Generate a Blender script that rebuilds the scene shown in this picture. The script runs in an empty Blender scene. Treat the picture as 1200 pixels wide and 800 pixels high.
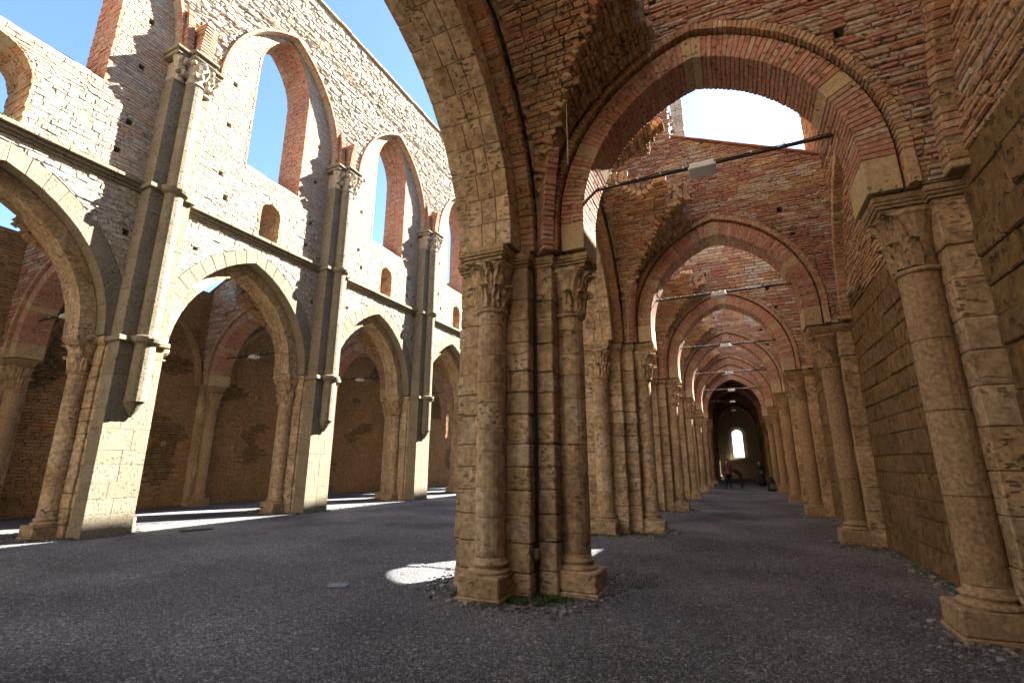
import bpy, math, random
import numpy as np
from mathutils import Vector, Matrix, noise
random.seed(7)
C = bpy.context.scene
COL = C.collection
PI = math.pi
# ------------------------------------------------------------------ camera
YAW, PITCH, FPX, CAMH = .4321, .2464, 563.3, 1.6
cam = bpy.data.cameras.new('camera')
cam.sensor_width = 36; cam.lens = FPX / 1200 * 36
cam.clip_start = .05; cam.clip_end = 2000
co = bpy.data.objects.new('camera', cam); COL.objects.link(co)
co.location = (0, 0, CAMH)
co.rotation_euler = (PI / 2 + PITCH, 0, YAW)
C.camera = co
# ------------------------------------------------------------------ light
SUN = Vector((1, 1.6, 1.66)).normalized()
w = bpy.data.worlds.new('World'); C.world = w; w.use_nodes = True
nt = w.node_tree; bg = nt.nodes['Background']
sky = nt.nodes.new('ShaderNodeTexSky'); sky.sky_type = 'NISHITA'; sky.sun_disc = False
sky.sun_elevation = math.asin(SUN.z); sky.sun_rotation = math.atan2(SUN.x, SUN.y)
sky.altitude = 200; sky.air_density = 1.0; sky.dust_density = .6; sky.ozone_density = 5.0
nt.links.new(sky.outputs[0], bg.inputs[0]); bg.inputs[1].default_value = .05
sl = bpy.data.lights.new('sun', 'SUN'); sl.energy = 5.0; sl.angle = math.radians(.53); sl.color = (1, .95, .87)
so = bpy.data.objects.new('sun', sl); COL.objects.link(so)
so.rotation_euler = SUN.to_track_quat('Z', 'Y').to_euler()
so.location = (30, 40, 60)
C.view_settings.view_transform = 'Standard'; C.view_settings.look = 'None'
C.view_settings.exposure = 3.2; C.view_settings.gamma = 1
C.cycles.max_bounces = 10; C.cycles.diffuse_bounces = 8

# ------------------------------------------------------------------ materials
def rgb(*c): return (*c, 1)
def stone_mat(name, cols, coarse=1.2, fine=14, bump=.6, dist=.02, pits=0, stain=(.35, .28, .2), stain_amt=.35, rough=.92, streak=False, grain=.12):
    """cols: list of (pos, colour) picked by each piece's own tint"""
    m = bpy.data.materials.new(name); m.use_nodes = True
    n = m.node_tree.nodes; L = m.node_tree.links; b = n['Principled BSDF']
    b.inputs['Roughness'].default_value = rough; b.inputs['Specular IOR Level'].default_value = .15
    geo = n.new('ShaderNodeNewGeometry'); at = n.new('ShaderNodeAttribute'); at.attribute_name = 'tint'
    oi = n.new('ShaderNodeObjectInfo')
    ad = n.new('ShaderNodeMath'); ad.operation = 'ADD'; fr = n.new('ShaderNodeMath'); fr.operation = 'FRACT'
    L.new(at.outputs['Fac'], ad.inputs[0]); L.new(oi.outputs['Random'], ad.inputs[1]); L.new(ad.outputs[0], fr.inputs[0])
    cr = n.new('ShaderNodeValToRGB'); L.new(fr.outputs[0], cr.inputs[0])
    e = cr.color_ramp.elements
    e[0].position, e[0].color = cols[0][0], rgb(*cols[0][1]); e[1].position, e[1].color = cols[-1][0], rgb(*cols[-1][1])
    for p, c in cols[1:-1]:
        x = e.new(p); x.color = rgb(*c)
    def noi(sc, det, src=geo.outputs['Position'], rgh=.6):
        t = n.new('ShaderNodeTexNoise'); t.inputs['Scale'].default_value = sc; t.inputs['Detail'].default_value = det
        t.inputs['Roughness'].default_value = rgh; L.new(src, t.inputs['Vector']); return t.outputs['Fac']
    def ramp(src, a, b2):
        r = n.new('ShaderNodeMapRange'); L.new(src, r.inputs[0]); r.inputs[1].default_value = a; r.inputs[2].default_value = b2; return r.outputs[0]
    def mixc(f, a, c, mode='MIX'):
        x = n.new('ShaderNodeMix'); x.data_type = 'RGBA'; x.blend_type = mode; x.clamp_factor = True
        if isinstance(f, float): x.inputs[0].default_value = f
        else: L.new(f, x.inputs[0])
        L.new(a, x.inputs[6])
        if isinstance(c, tuple): x.inputs[7].default_value = rgb(*c)
        else: L.new(c, x.inputs[7])
        return x.outputs[2]
    def mul(a, k):
        x = n.new('ShaderNodeMath'); x.operation = 'MULTIPLY'; L.new(a, x.inputs[0]); x.inputs[1].default_value = k; return x.outputs[0]
    col = cr.outputs[0]
    big = noi(coarse, 5)
    col = mixc(mul(ramp(big, .42, .68), stain_amt), col, stain, 'MIX')
    mid = noi(fine, 6)
    # grain: multiply by .7..1.25
    g = n.new('ShaderNodeMapRange'); L.new(mid, g.inputs[0]); g.inputs[1].default_value = .3; g.inputs[2].default_value = .7
    g.inputs[3].default_value = 1 - grain * 2.4; g.inputs[4].default_value = 1 + grain * 1.6
    cc = n.new('ShaderNodeCombineColor')
    for i in range(3): L.new(g.outputs[0], cc.inputs[i])
    col = mixc(1.0, col, cc.outputs[0], 'MULTIPLY')
    vec = geo.outputs['Position']
    h = n.new('ShaderNodeMath'); h.operation = 'ADD'; L.new(mul(mid, .55), h.inputs[0]); L.new(mul(noi(fine * 4, 4), .25), h.inputs[1])
    hh = h.outputs[0]
    if pits:
        mp = n.new('ShaderNodeMapping'); L.new(vec, mp.inputs[0])
        mp.inputs['Scale'].default_value = (1, 1, 2.6 if streak else 1)
        pn = noi(pits, 3, mp.outputs[0], .5); pm = ramp(pn, .57, .64)
        pn2 = noi(2.2, 2); pmask = ramp(pn2, .38, .58)
        pp = n.new('ShaderNodeMath'); pp.operation = 'MULTIPLY'; L.new(pm, pp.inputs[0]); L.new(pmask, pp.inputs[1])
        col = mixc(mul(pp.outputs[0], .75), col, (.07, .05, .035))
        s = n.new('ShaderNodeMath'); s.operation = 'SUBTRACT'; L.new(hh, s.inputs[0]); L.new(mul(pp.outputs[0], .8), s.inputs[1]); hh = s.outputs[0]
    L.new(col, b.inputs['Base Color'])
    bu = n.new('ShaderNodeBump'); bu.inputs['Strength'].default_value = bump; bu.inputs['Distance'].default_value = dist
    L.new(hh, bu.inputs['Height']); L.new(bu.outputs[0], b.inputs['Normal'])
    return m
M = {}
M['ashlar'] = stone_mat('travertine_ashlar', [(0, (.50, .355, .205)), (.2, (.53, .41, .265)), (.4, (.45, .345, .225)), (.6, (.50, .365, .21)), (.8, (.43, .31, .185)), (1, (.52, .41, .28))],
                        coarse=1.5, fine=11, bump=.75, dist=.03, pits=11, streak=True, stain=(.22, .14, .07), stain_amt=0.6, grain=0.2)
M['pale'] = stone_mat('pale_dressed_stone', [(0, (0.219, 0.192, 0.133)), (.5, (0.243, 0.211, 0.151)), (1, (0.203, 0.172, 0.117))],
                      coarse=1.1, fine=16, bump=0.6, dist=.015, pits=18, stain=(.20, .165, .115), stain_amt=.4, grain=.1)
M['wallstone'] = stone_mat('large_tufa_blocks', [(0, (0.185, 0.117, 0.056)), (.4, (0.211, 0.140, 0.069)), (.75, (0.158, 0.098, 0.046)), (1, (0.190, 0.129, 0.069))],
                           coarse=.9, fine=7, bump=1.0, dist=.05, pits=9, stain=(.16, .10, .045), stain_amt=.5, grain=.18)
M['brick'] = stone_mat('old_red_brick', [(0, (0.351, 0.150, 0.114)), (.25, (0.395, 0.216, 0.161)), (.45, (0.338, 0.176, 0.131)), (.6, (0.394, 0.305, 0.231)), (.8, (0.481, 0.422, 0.339)), (1, (0.312, 0.156, 0.119))],
                       coarse=1.6, fine=20, bump=.8, dist=.02, pits=16, stain=(.26, .19, .12), stain_amt=0.4, grain=.18)
M['brown'] = stone_mat('weathered_brown_brick', [(0, (0.467, 0.254, 0.143)), (.35, (0.527, 0.356, 0.212)), (.6, (0.448, 0.298, 0.182)), (.8, (0.552, 0.424, 0.280)), (1, (0.422, 0.198, 0.113))],
                       coarse=1.3, fine=12, bump=1.0, dist=.04, pits=12, stain=(.25, .175, .09), stain_amt=.5, grain=.2)
M['voussoir'] = stone_mat('arch_brick', [(0, (0.402, 0.198, 0.145)), (.3, (0.467, 0.263, 0.196)), (.6, (0.375, 0.183, 0.134)), (.85, (0.470, 0.342, 0.255)), (1, (0.357, 0.168, 0.122))],
                          coarse=1.4, fine=18, bump=.6, dist=.015, pits=14, stain=(.34, .22, .13), stain_amt=.4, grain=.15)
M['rubble'] = stone_mat('cream_rubble', [(0, (0.390, 0.346, 0.272)), (.3, (0.449, 0.406, 0.327)), (.55, (0.354, 0.309, 0.235)), (.78, (0.419, 0.376, 0.297)), (.9, (0.381, 0.277, 0.199)), (1, (0.344, 0.309, 0.245))],
                        coarse=1.1, fine=12, bump=0.55, dist=.05, pits=11, stain=(.44, .38, .29), stain_amt=.4, grain=.16)
M['pink'] = stone_mat('sunbleached_brick', [(0, (0.458, 0.330, 0.230)), (.3, (0.490, 0.395, 0.300)), (.55, (0.447, 0.294, 0.193)), (.8, (0.484, 0.421, 0.326)), (1, (0.443, 0.263, 0.168))],
                      coarse=1.0, fine=14, bump=0.45, dist=.03, pits=14, stain=(.50, .43, .34), stain_amt=.5, grain=.14)
M['reveal'] = stone_mat('faded_brick_reveal', [(0, (0.392, 0.194, 0.120)), (.3, (0.446, 0.248, 0.159)), (.6, (0.365, 0.167, 0.098)), (.85, (0.443, 0.314, 0.215)), (1, (0.375, 0.158, 0.088))],
                        coarse=1.3, fine=16, bump=.7, dist=.02, pits=14, stain=(.36, .25, .17), stain_amt=.45, grain=.14)
M['mortar'] = stone_mat('lime_mortar', [(0, (.29, .22, .14)), (1, (.33, .25, .165))], coarse=2, fine=18, bump=.9, dist=.03, grain=.2, stain=(.18, .13, .08))
M['core'] = stone_mat('rough_wall_core', [(0, (.34, .26, .165)), (1, (.39, .30, .195))], coarse=2.4, fine=7, bump=1, dist=.08, pits=8, grain=.25, stain=(.12, .085, .05))
M['palemortar'] = stone_mat('pale_mortar', [(0, (0.371, 0.319, 0.232)), (1, (0.401, 0.340, 0.254))], coarse=2, fine=18, bump=0.6, dist=.03, grain=.2, stain=(.42, .36, .27))
def plain(name, col, rough=.6, metal=0., emit=None):
    m = bpy.data.materials.new(name); m.use_nodes = True; b = m.node_tree.nodes['Principled BSDF']
    n = m.node_tree.nodes; L = m.node_tree.links
    t = n.new('ShaderNodeTexNoise'); t.inputs['Scale'].default_value = 9; t.inputs['Detail'].default_value = 5
    g = n.new('ShaderNodeNewGeometry'); L.new(g.outputs['Position'], t.inputs[0])
    x = n.new('ShaderNodeMix'); x.data_type = 'RGBA'; L.new(t.outputs['Fac'], x.inputs[0])
    x.inputs[6].default_value = rgb(*[c * .75 for c in col]); x.inputs[7].default_value = rgb(*[min(1, c * 1.2) for c in col])
    L.new(x.outputs[2], b.inputs['Base Color']); b.inputs['Roughness'].default_value = rough; b.inputs['Metallic'].default_value = metal
    return m
M['iron'] = plain('rusted_iron', (.028, .022, .018), .75, .3)
M['white'] = plain('white_enamel', (.8, .8, .78), .4)
M['glass'] = plain('frosted_cover_glass', (.20, .24, .28), .25)
M['black_cloth'] = plain('black_cloth', (.015, .014, .016), .9)
M['red_cloth'] = plain('dusky_pink_cloth', (.16, .05, .05), .9)
M['grey_cloth'] = plain('grey_cloth', (.10, .105, .12), .9)
M['skin'] = plain('skin', (.42, .23, .15), .6)
M['hair'] = plain('dark_hair', (.02, .013, .01), .6)
M['leaf'] = plain('grass_blade', (.06, .10, .025), .7)
M['soil'] = plain('earth', (.07, .05, .035), .9)
M['tile'] = plain('terracotta_tile', (.33, .15, .09), .85)

def gravel_mat():
    m = bpy.data.materials.new('gravel'); m.use_nodes = True
    n = m.node_tree.nodes; L = m.node_tree.links; b = n['Principled BSDF']; b.inputs['Roughness'].default_value = .9; b.inputs['Specular IOR Level'].default_value = .2
    g = n.new('ShaderNodeNewGeometry')
    v = n.new('ShaderNodeTexVoronoi'); v.inputs['Scale'].default_value = 58; L.new(g.outputs['Position'], v.inputs[0])
    v2 = n.new('ShaderNodeTexVoronoi'); v2.inputs['Scale'].default_value = 120; L.new(g.outputs['Position'], v2.inputs[0])
    sp = n.new('ShaderNodeSeparateColor'); L.new(v.outputs['Color'], sp.inputs[0])
    cr = n.new('ShaderNodeValToRGB'); L.new(sp.outputs[0], cr.inputs[0]); e = cr.color_ramp.elements
    e[0].color = rgb(.072, .070, .074); e[1].color = rgb(.38, .375, .375)
    x = e.new(.45); x.color = rgb(.128, .124, .128); x = e.new(.8); x.color = rgb(.200, .195, .198)
    no = n.new('ShaderNodeTexNoise'); no.inputs['Scale'].default_value = .5; no.inputs['Detail'].default_value = 7; L.new(g.outputs['Position'], no.inputs[0])
    mr = n.new('ShaderNodeMapRange'); L.new(no.outputs['Fac'], mr.inputs[0]); mr.inputs[1].default_value = .35; mr.inputs[2].default_value = .68
    mr.inputs[3].default_value = .55; mr.inputs[4].default_value = 1.35
    cc = n.new('ShaderNodeCombineColor'); [L.new(mr.outputs[0], cc.inputs[i]) for i in range(3)]
    mx = n.new('ShaderNodeMix'); mx.data_type = 'RGBA'; mx.blend_type = 'MULTIPLY'; mx.inputs[0].default_value = 1
    L.new(cr.outputs[0], mx.inputs[6]); L.new(cc.outputs[0], mx.inputs[7]); L.new(mx.outputs[2], b.inputs['Base Color'])
    a = n.new('ShaderNodeMath'); a.operation = 'ADD'; L.new(v.outputs['Distance'], a.inputs[0])
    a2 = n.new('ShaderNodeMath'); a2.operation = 'MULTIPLY'; L.new(v2.outputs['Distance'], a2.inputs[0]); a2.inputs[1].default_value = .5; L.new(a2.outputs[0], a.inputs[1])
    bu = n.new('ShaderNodeBump'); bu.invert = True; bu.inputs['Strength'].default_value = 1; bu.inputs['Distance'].default_value = .02
    L.new(a.outputs[0], bu.inputs['Height']); L.new(bu.outputs[0], b.inputs['Normal'])
    return m
M['gravel'] = gravel_mat()
M['pebble'] = stone_mat('pebble_stone', [(0, (.08, .075, .08)), (.4, (.135, .127, .136)), (.8, (.21, .20, .21)), (1, (.40, .38, .38))], bump=.2, grain=.08, stain_amt=.1)

# ------------------------------------------------------------------ objects
def link(name, me, parent=None, kind=None, label=None, mat=None):
    o = bpy.data.objects.new(name, me); COL.objects.link(o)
    if parent: o.parent = parent
    if kind: o['kind'] = kind
    if label: o['label'] = label
    return o
def thing(name, label, cat, loc=(0, 0, 0), rz=0., group=None):
    o = bpy.data.objects.new(name, None); COL.objects.link(o); o.location = loc; o.rotation_euler = (0, 0, rz)
    o.empty_display_size = .3
    o['label'] = label; o['category'] = cat
    if group: o['group'] = group
    return o
def copy_tree(o, parent=None):
    c = o.copy(); COL.objects.link(c)
    if parent: c.parent = parent
    for ch in KIDS.get(o.name, []) or [x for x in o.children]: copy_tree(ch, c)
    return c
KIDS = {}
def dup(root, loc, rz, label, group=None):
    r = copy_tree(root); r.location = loc; r.rotation_euler = (0, 0, rz); r['label'] = label
    if group: r['group'] = group
    return r
class MB:
    def __init__(s): s.v = []; s.f = []; s.t = []; s.m = []
    def add(s, vs, fs, tint=None, mi=0):
        b = len(s.v); s.v.extend(vs)
        if tint is None: tint = random.random()
        for f in fs:
            s.f.append(tuple(b + i for i in f)); s.t.append(tint); s.m.append(mi)
        return s
    def build(s, name, mats, parent=None, kind=None, label=None, smooth=False):
        if not s.f: return None
        me = bpy.data.meshes.new(name)
        me.from_pydata([tuple(p) for p in s.v], [], s.f)
        for x in (mats if isinstance(mats, (list, tuple)) else [mats]): me.materials.append(M[x])
        a = me.attributes.new('tint', 'FLOAT', 'FACE'); a.data.foreach_set('value', np.array(s.t, dtype=np.float32))
        if len(me.materials) > 1: me.polygons.foreach_set('material_index', np.array(s.m, dtype=np.int32))
        if smooth: me.polygons.foreach_set('use_smooth', [True] * len(me.polygons))
        me.update()
        return link(name, me, parent, kind, label)
BOXF = [(0, 3, 2, 1), (4, 5, 6, 7), (0, 1, 5, 4), (1, 2, 6, 5), (2, 3, 7, 6), (3, 0, 4, 7)]
def box8(x0, x1, y0, y1, z0, z1):
    return [Vector(p) for p in ((x0, y0, z0), (x1, y0, z0), (x1, y1, z0), (x0, y1, z0), (x0, y0, z1), (x1, y0, z1), (x1, y1, z1), (x0, y1, z1))]
def hexa(P): return list(P), BOXF
def bevel_hexa(P, ch=.012, jit=0.):
    """hexahedron with chamfered edges: 24 verts, 6 + 12 + 8 faces"""
    P = [Vector(p) for p in P]
    if jit: P = [p + Vector((random.uniform(-jit, jit), random.uniform(-jit, jit), random.uniform(-jit, jit))) for p in P]
    idx = {}; vs = []; fs = []
    for fi, f in enumerate(BOXF):
        q = []
        for k in range(4):
            a, p, b = P[f[k - 1]], P[f[k]], P[f[(k + 1) % 4]]
            ea, eb = (a - p), (b - p)
            la, lb = max(ea.length, 1e-6), max(eb.length, 1e-6)
            q.append(len(vs)); idx[(f[k], fi)] = len(vs)
            vs.append(p + ea * min(ch / la, .4) + eb * min(ch / lb, .4))
        fs.append(tuple(q))
    corner = {}
    for (v, fi), i in idx.items(): corner.setdefault(v, []).append(fi)
    done = set()
    for fi, f in enumerate(BOXF):
        for k in range(4):
            a, b = f[k], f[(k + 1) % 4]
            key = (min(a, b), max(a, b))
            if key in done: continue
            done.add(key)
            fj = [x for x in corner[a] if x in corner[b] and x != fi][0]
            fs.append((idx[(b, fi)], idx[(a, fi)], idx[(a, fj)], idx[(b, fj)]))
    cen = sum(P, Vector()) / 8
    for v, fl in corner.items():
        t = [idx[(v, x)] for x in fl]
        n = (vs[t[1]] - vs[t[0]]).cross(vs[t[2]] - vs[t[0]])
        if n.dot(vs[t[0]] - cen) < 0: t = t[::-1]
        fs.append(tuple(t))
    return vs, fs
class Frame:
    def __init__(s, O, U, N): s.O = Vector(O); s.U = Vector(U); s.N = Vector(N)
    def __call__(s, u, v, d=0.): return s.O + s.U * u + Vector((0, 0, v)) + s.N * d
def slab(fr, c4, d0, d1, ch, jit=0., simple=False):
    """a stone on a wall face. c4: (u,v) ccw from lower left"""
    cu = sum(c[0] for c in c4) / 4; cv = sum(c[1] for c in c4) / 4
    w = max(abs(c4[1][0] - c4[0][0]), abs(c4[2][0] - c4[3][0]), .01); h = max(abs(c4[3][1] - c4[0][1]), .01)
    base = [fr(u, v, d0) for u, v in c4]
    fx = 1 - 2 * min(ch, w * .3) / w; fy = 1 - 2 * min(ch, h * .3) / h
    fro = [fr(cu + (u - cu) * fx, cv + (v - cv) * fy, d1 + random.uniform(-jit, jit)) for u, v in c4]
    if fr.U.cross(Vector((0, 0, 1))).dot(fr.N) > 0: o = 1
    else: o = -1
    if simple:
        vs = base + fro; fs = [(4, 5, 6, 7)] + [(i, (i + 1) % 4, 4 + (i + 1) % 4, 4 + i) for i in range(4)]
    else:
        sh = [fr(u, v, d1 - ch) for u, v in c4]; vs = base + sh + fro
        fs = [(8, 9, 10, 11)] + [(i, (i + 1) % 4, 4 + (i + 1) % 4, 4 + i) for i in range(4)] + [(4 + i, 4 + (i + 1) % 4, 8 + (i + 1) % 4, 8 + i) for i in range(4)]
    if o < 0: fs = [tuple(reversed(f)) for f in fs]
    return vs, fs
# arches -----------------------------------------------------------
def arch_half(a, c, z0, t, v):
    """half width of the pointed arch void (intrados offset by t) at height v, None above the crown"""
    R = a + c + t
    if v <= z0: return a + t
    q = R * R - (v - z0) ** 2
    if q <= c * c: return None
    return math.sqrt(q) - c
def arch_top(a, c, z0, t=0): return z0 + math.sqrt((a + c + t) ** 2 - c * c)
class Arch:
    def __init__(s, cu, a, c, z0, t=0., zb=-1, low=None): s.cu, s.a, s.c, s.z0, s.t, s.zb = cu, a, c, z0, t, zb; s.low = low or (a, c)
    def span(s, v):
        if v < s.zb: return None
        h = arch_half(s.a, s.c, s.z0, s.t, v); h2 = arch_half(s.low[0], s.low[1], s.z0, s.t, v)
        if h is None and h2 is None: return None
        return (s.cu - (h2 or 0), s.cu + (h or 0))
    def breaks(s): return [s.zb, s.z0, arch_top(s.a, s.c, s.z0, s.t)]
class Rect:
    def __init__(s, u0, u1, v0, v1): s.q = (u0, u1, v0, v1)
    def span(s, v): return (s.q[0], s.q[1]) if s.q[2] < v < s.q[3] else None
    def breaks(s): return [s.q[2], s.q[3]]
def spans(v, u0, u1, ops):
    S = [(u0, u1)]
    for o in ops:
        r = o.span(v)
        if not r: continue
        T = []
        for a, b in S:
            if r[1] <= a or r[0] >= b: T.append((a, b)); continue
            if r[0] > a: T.append((a, r[0]))
            if r[1] < b: T.append((r[1], b))
        S = T
    return [x for x in S if x[1] - x[0] > .015]
def row_traps(v0, v1, u0, u1, ops):
    A = spans(v0 + 1e-4, u0, u1, ops); B = spans(v1 - 1e-4, u0, u1, ops)
    if len(A) == len(B) and all(a[0] < b[1] and b[0] < a[1] for a, b in zip(A, B)): return [(a[0], a[1], b[0], b[1]) for a, b in zip(A, B)]
    return [(a[0], a[1], a[0], a[1]) for a in spans((v0 + v1) / 2, u0, u1, ops)]
def levels(v0, v1, dv, ops, extra=()):
    L = set([v0, v1]) | set(b for o in ops for b in o.breaks() if v0 < b < v1) | set(extra)
    L = sorted(L); out = []
    for a, b in zip(L, L[1:]):
        k = max(1, round((b - a) / dv))
        out += [a + (b - a) * i / k for i in range(k)]
    out.append(v1); return out
def wall_core(mb, fr, u0, u1, v0, v1, ops, dF, dB, dv=.16, topfn=None, mi=0):
    Ls = levels(v0, v1, dv, ops)
    for a, b in zip(Ls, Ls[1:]):
        for s in row_traps(a, b, u0, u1, ops):
            if topfn and b > topfn((s[0] + s[1]) / 2) and s[1] - s[0] < .6: continue
            P = [fr(s[0], a, dB), fr(s[1], a, dB), fr(s[1], a, dF), fr(s[0], a, dF), fr(s[2], b, dB), fr(s[3], b, dB), fr(s[3], b, dF), fr(s[2], b, dF)]
            mb.add(*hexa(P), .5, mi)
class Stones:
    """collects stones; the ones nearest the camera become objects, the rest one joined part"""
    def __init__(s): s.items = []
    def add(s, c, vs, fs, mat, name): s.items.append((Vector(c).length, vs, fs, mat, name))
    def finish(s, parent, limit=300, mats=None, kindname=None):
        items = sorted(s.items, key=lambda x: x[0])
        for d, vs, fs, mat, name in items[:limit]: MB().add(vs, fs).build(name, mat, parent)
        if len(items) > limit:
            ms = sorted(set(i[3] for i in items[limit:])); mb = MB()
            for d, vs, fs, mat, name in items[limit:]: mb.add(vs, fs, None, ms.index(mat))
            mb.build(kindname or 'masonry', ms, parent, kind='stuff')
def masonry(st, fr, u0, u1, v0, v1, ops, hrow, lens, d=(0, .02), ch=.01, mat='brick', name='brick', jit=.003, gap=.006, simple=False, cam=Vector((0, 0, 1.6)), keep=None, base=-.03, hvar=.0, warp=0., cj=0.):
    v = v0
    while v < v1 - .03:
        h = hrow * (1 + random.uniform(-hvar, hvar)); vb = min(v + h, v1)
        if v1 - vb < hrow * .4: vb = v1
        for s in row_traps(v, vb, u0, u1, ops):
            L0, L1 = s[1] - s[0], s[3] - s[2]; Lm = (L0 + L1) / 2
            if Lm < .04: continue
            cuts = [0.]; x = random.uniform(.2, 1) * lens[0]
            while x < Lm - lens[0] * .5:
                cuts.append(x / Lm); x += random.uniform(*lens)
            cuts.append(1.)
            for f0, f1 in zip(cuts, cuts[1:]):
                g0 = min(gap / Lm, (f1 - f0) * .2)
                c4 = [(s[0] + L0 * (f0 + g0), v + gap), (s[0] + L0 * (f1 - g0), v + gap), (s[2] + L1 * (f1 - g0), vb - gap), (s[2] + L1 * (f0 + g0), vb - gap)]
                uc = (c4[0][0] + c4[2][0]) / 2; vc = (v + vb) / 2
                if keep and not keep(uc, vc): continue
                m = mat(uc, vc) if callable(mat) else mat
                nm = name if isinstance(name, str) else name(m)
                dd = random.uniform(*d)
                if warp or cj: c4 = [(a_ + random.uniform(-cj, cj), b_ + warp * noise.noise(Vector((a_ * 1.3, b_ * .9, 11.))) + random.uniform(-cj, cj) * .7) for a_, b_ in c4]
                vs, fs = slab(fr, c4, base, dd, ch, jit, simple)
                st.add(fr(uc, vc) - cam, vs, fs, m, nm)
        v = vb
def ring(parent, fr, ar, t0, t1, d0, d1, n, mat, name='voussoir', split=1, stones=(), ch=.008, gap=.004, jit=.002, legs=0., tj=0., lim=300, stonemat='pale', stuffname='arch_ring'):
    """radial blocks of an arch, each its own mesh. stones: fractions (0 spring..1 crown) that are single pale stones"""
    R0 = ar.a + ar.c + t0; R1 = ar.a + ar.c + t1
    out = []
    for side in (1, -1):
        A_, C_ = (ar.a, ar.c) if side > 0 else ar.low
        R0 = A_ + C_ + t0; R1 = A_ + C_ + t1; f0m, f1m = math.acos(C_ / R0), math.acos(C_ / R1)
        segs = []; i = 0
        while i < n:
            fr_ = i / n; big = any(abs(fr_ - q) < .5 / n for q in stones)
            k = min(3 if big else 1, n - i) if n > 20 else 1
            segs.append((i / n, (i + k) / n, big)); i += k
        for a, b, big in segs:
            js = [0.] + sorted([(j + random.uniform(-.27, .27)) / split for j in range(1, split)]) + [1.]
            for s0, s1 in zip(js, js[1:]):
                if big and s0 > 0 and split > 1 and n > 20: continue
                e0, e1 = (d0, d1) if (big and n > 20) else (d0 + (d1 - d0) * s0, d0 + (d1 - d0) * s1)
                if e0 > d0 + 1e-4: e0 += gap
                if e1 < d1 - 1e-4: e1 -= gap
                gi = gap / R0
                tt = random.uniform(-tj, tj)
                def pt(fq, g, t, fm, d):
                    ph = fq * fm + g; R = A_ + C_ + t
                    return fr(ar.cu + side * (R * math.cos(ph) - C_), ar.z0 + R * math.sin(ph), d)
                P = []
                for fq, g in ((a, gi), (b, -gi if b < 1 else -gi * .3)):
                    P.append([pt(fq, g, t0 + tt, f0m, e0), pt(fq, g, t1, f1m, e0), pt(fq, g, t1, f1m, e1), pt(fq, g, t0 + tt, f0m, e1)])
                P8 = P[0] + P[1]
                cen = sum(P8, Vector()) / 8
                # consistent orientation
                if (P8[1] - P8[0]).cross(P8[3] - P8[0]).dot(P8[4] - P8[0]) < 0: P8 = [P8[0], P8[3], P8[2], P8[1], P8[4], P8[7], P8[6], P8[5]]
                vs, fs = bevel_hexa(P8, ch, jit)
                out.append((vs, fs, stonemat if big else mat))
    if legs > 0:
        k = max(1, round(legs / .3))
        for side in (1, -1):
            for i in range(k):
                za = ar.z0 - legs + legs * i / k + gap; zb = ar.z0 - legs + legs * (i + 1) / k - gap
                ua, ub = ar.cu + side * (ar.a + t0), ar.cu + side * (ar.a + t1)
                ua, ub = min(ua, ub), max(ua, ub)
                P8 = [fr(ua, za, d0), fr(ub, za, d0), fr(ub, za, d1), fr(ua, za, d1), fr(ua, zb, d0), fr(ub, zb, d0), fr(ub, zb, d1), fr(ua, zb, d1)]
                if (P8[1] - P8[0]).cross(P8[3] - P8[0]).dot(P8[4] - P8[0]) < 0: P8 = [P8[0], P8[3], P8[2], P8[1], P8[4], P8[7], P8[6], P8[5]]
                out.append((*bevel_hexa(P8, ch, jit), stonemat))
    mbm = MB(); e = .012
    for side in (1, -1):
        A_, C_ = (ar.a, ar.c) if side > 0 else ar.low
        for i in range(20):
            P = []
            for q in (i / 20, (i + 1) / 20):
                rr = []
                for t, d in ((t0 + e, d0 + e), (t1 - e, d0 + e), (t1 - e, d1 - e), (t0 + e, d1 - e)):
                    R = A_ + C_ + t; ph = q * math.acos(C_ / R)
                    rr.append(fr(ar.cu + side * (R * math.cos(ph) - C_), ar.z0 + R * math.sin(ph), d))
                P += rr
            if (P[1] - P[0]).cross(P[3] - P[0]).dot(P[4] - P[0]) < 0: P = [P[0], P[3], P[2], P[1], P[4], P[7], P[6], P[5]]
            mbm.add(*hexa(P), .5)
    mbm.build('mortar_bed', 'palemortar' if mat in ('pale', 'pink') else 'mortar', parent)
    if lim:
        for vs, fs, m in out: MB().add(vs, fs).build(name, m, parent)
    else:
        ms = sorted(set(o[2] for o in out)); mb = MB()
        for vs, fs, m in out: mb.add(vs, fs, None, ms.index(m))
        mb.build(stuffname, ms, parent, kind='stuff')
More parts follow.
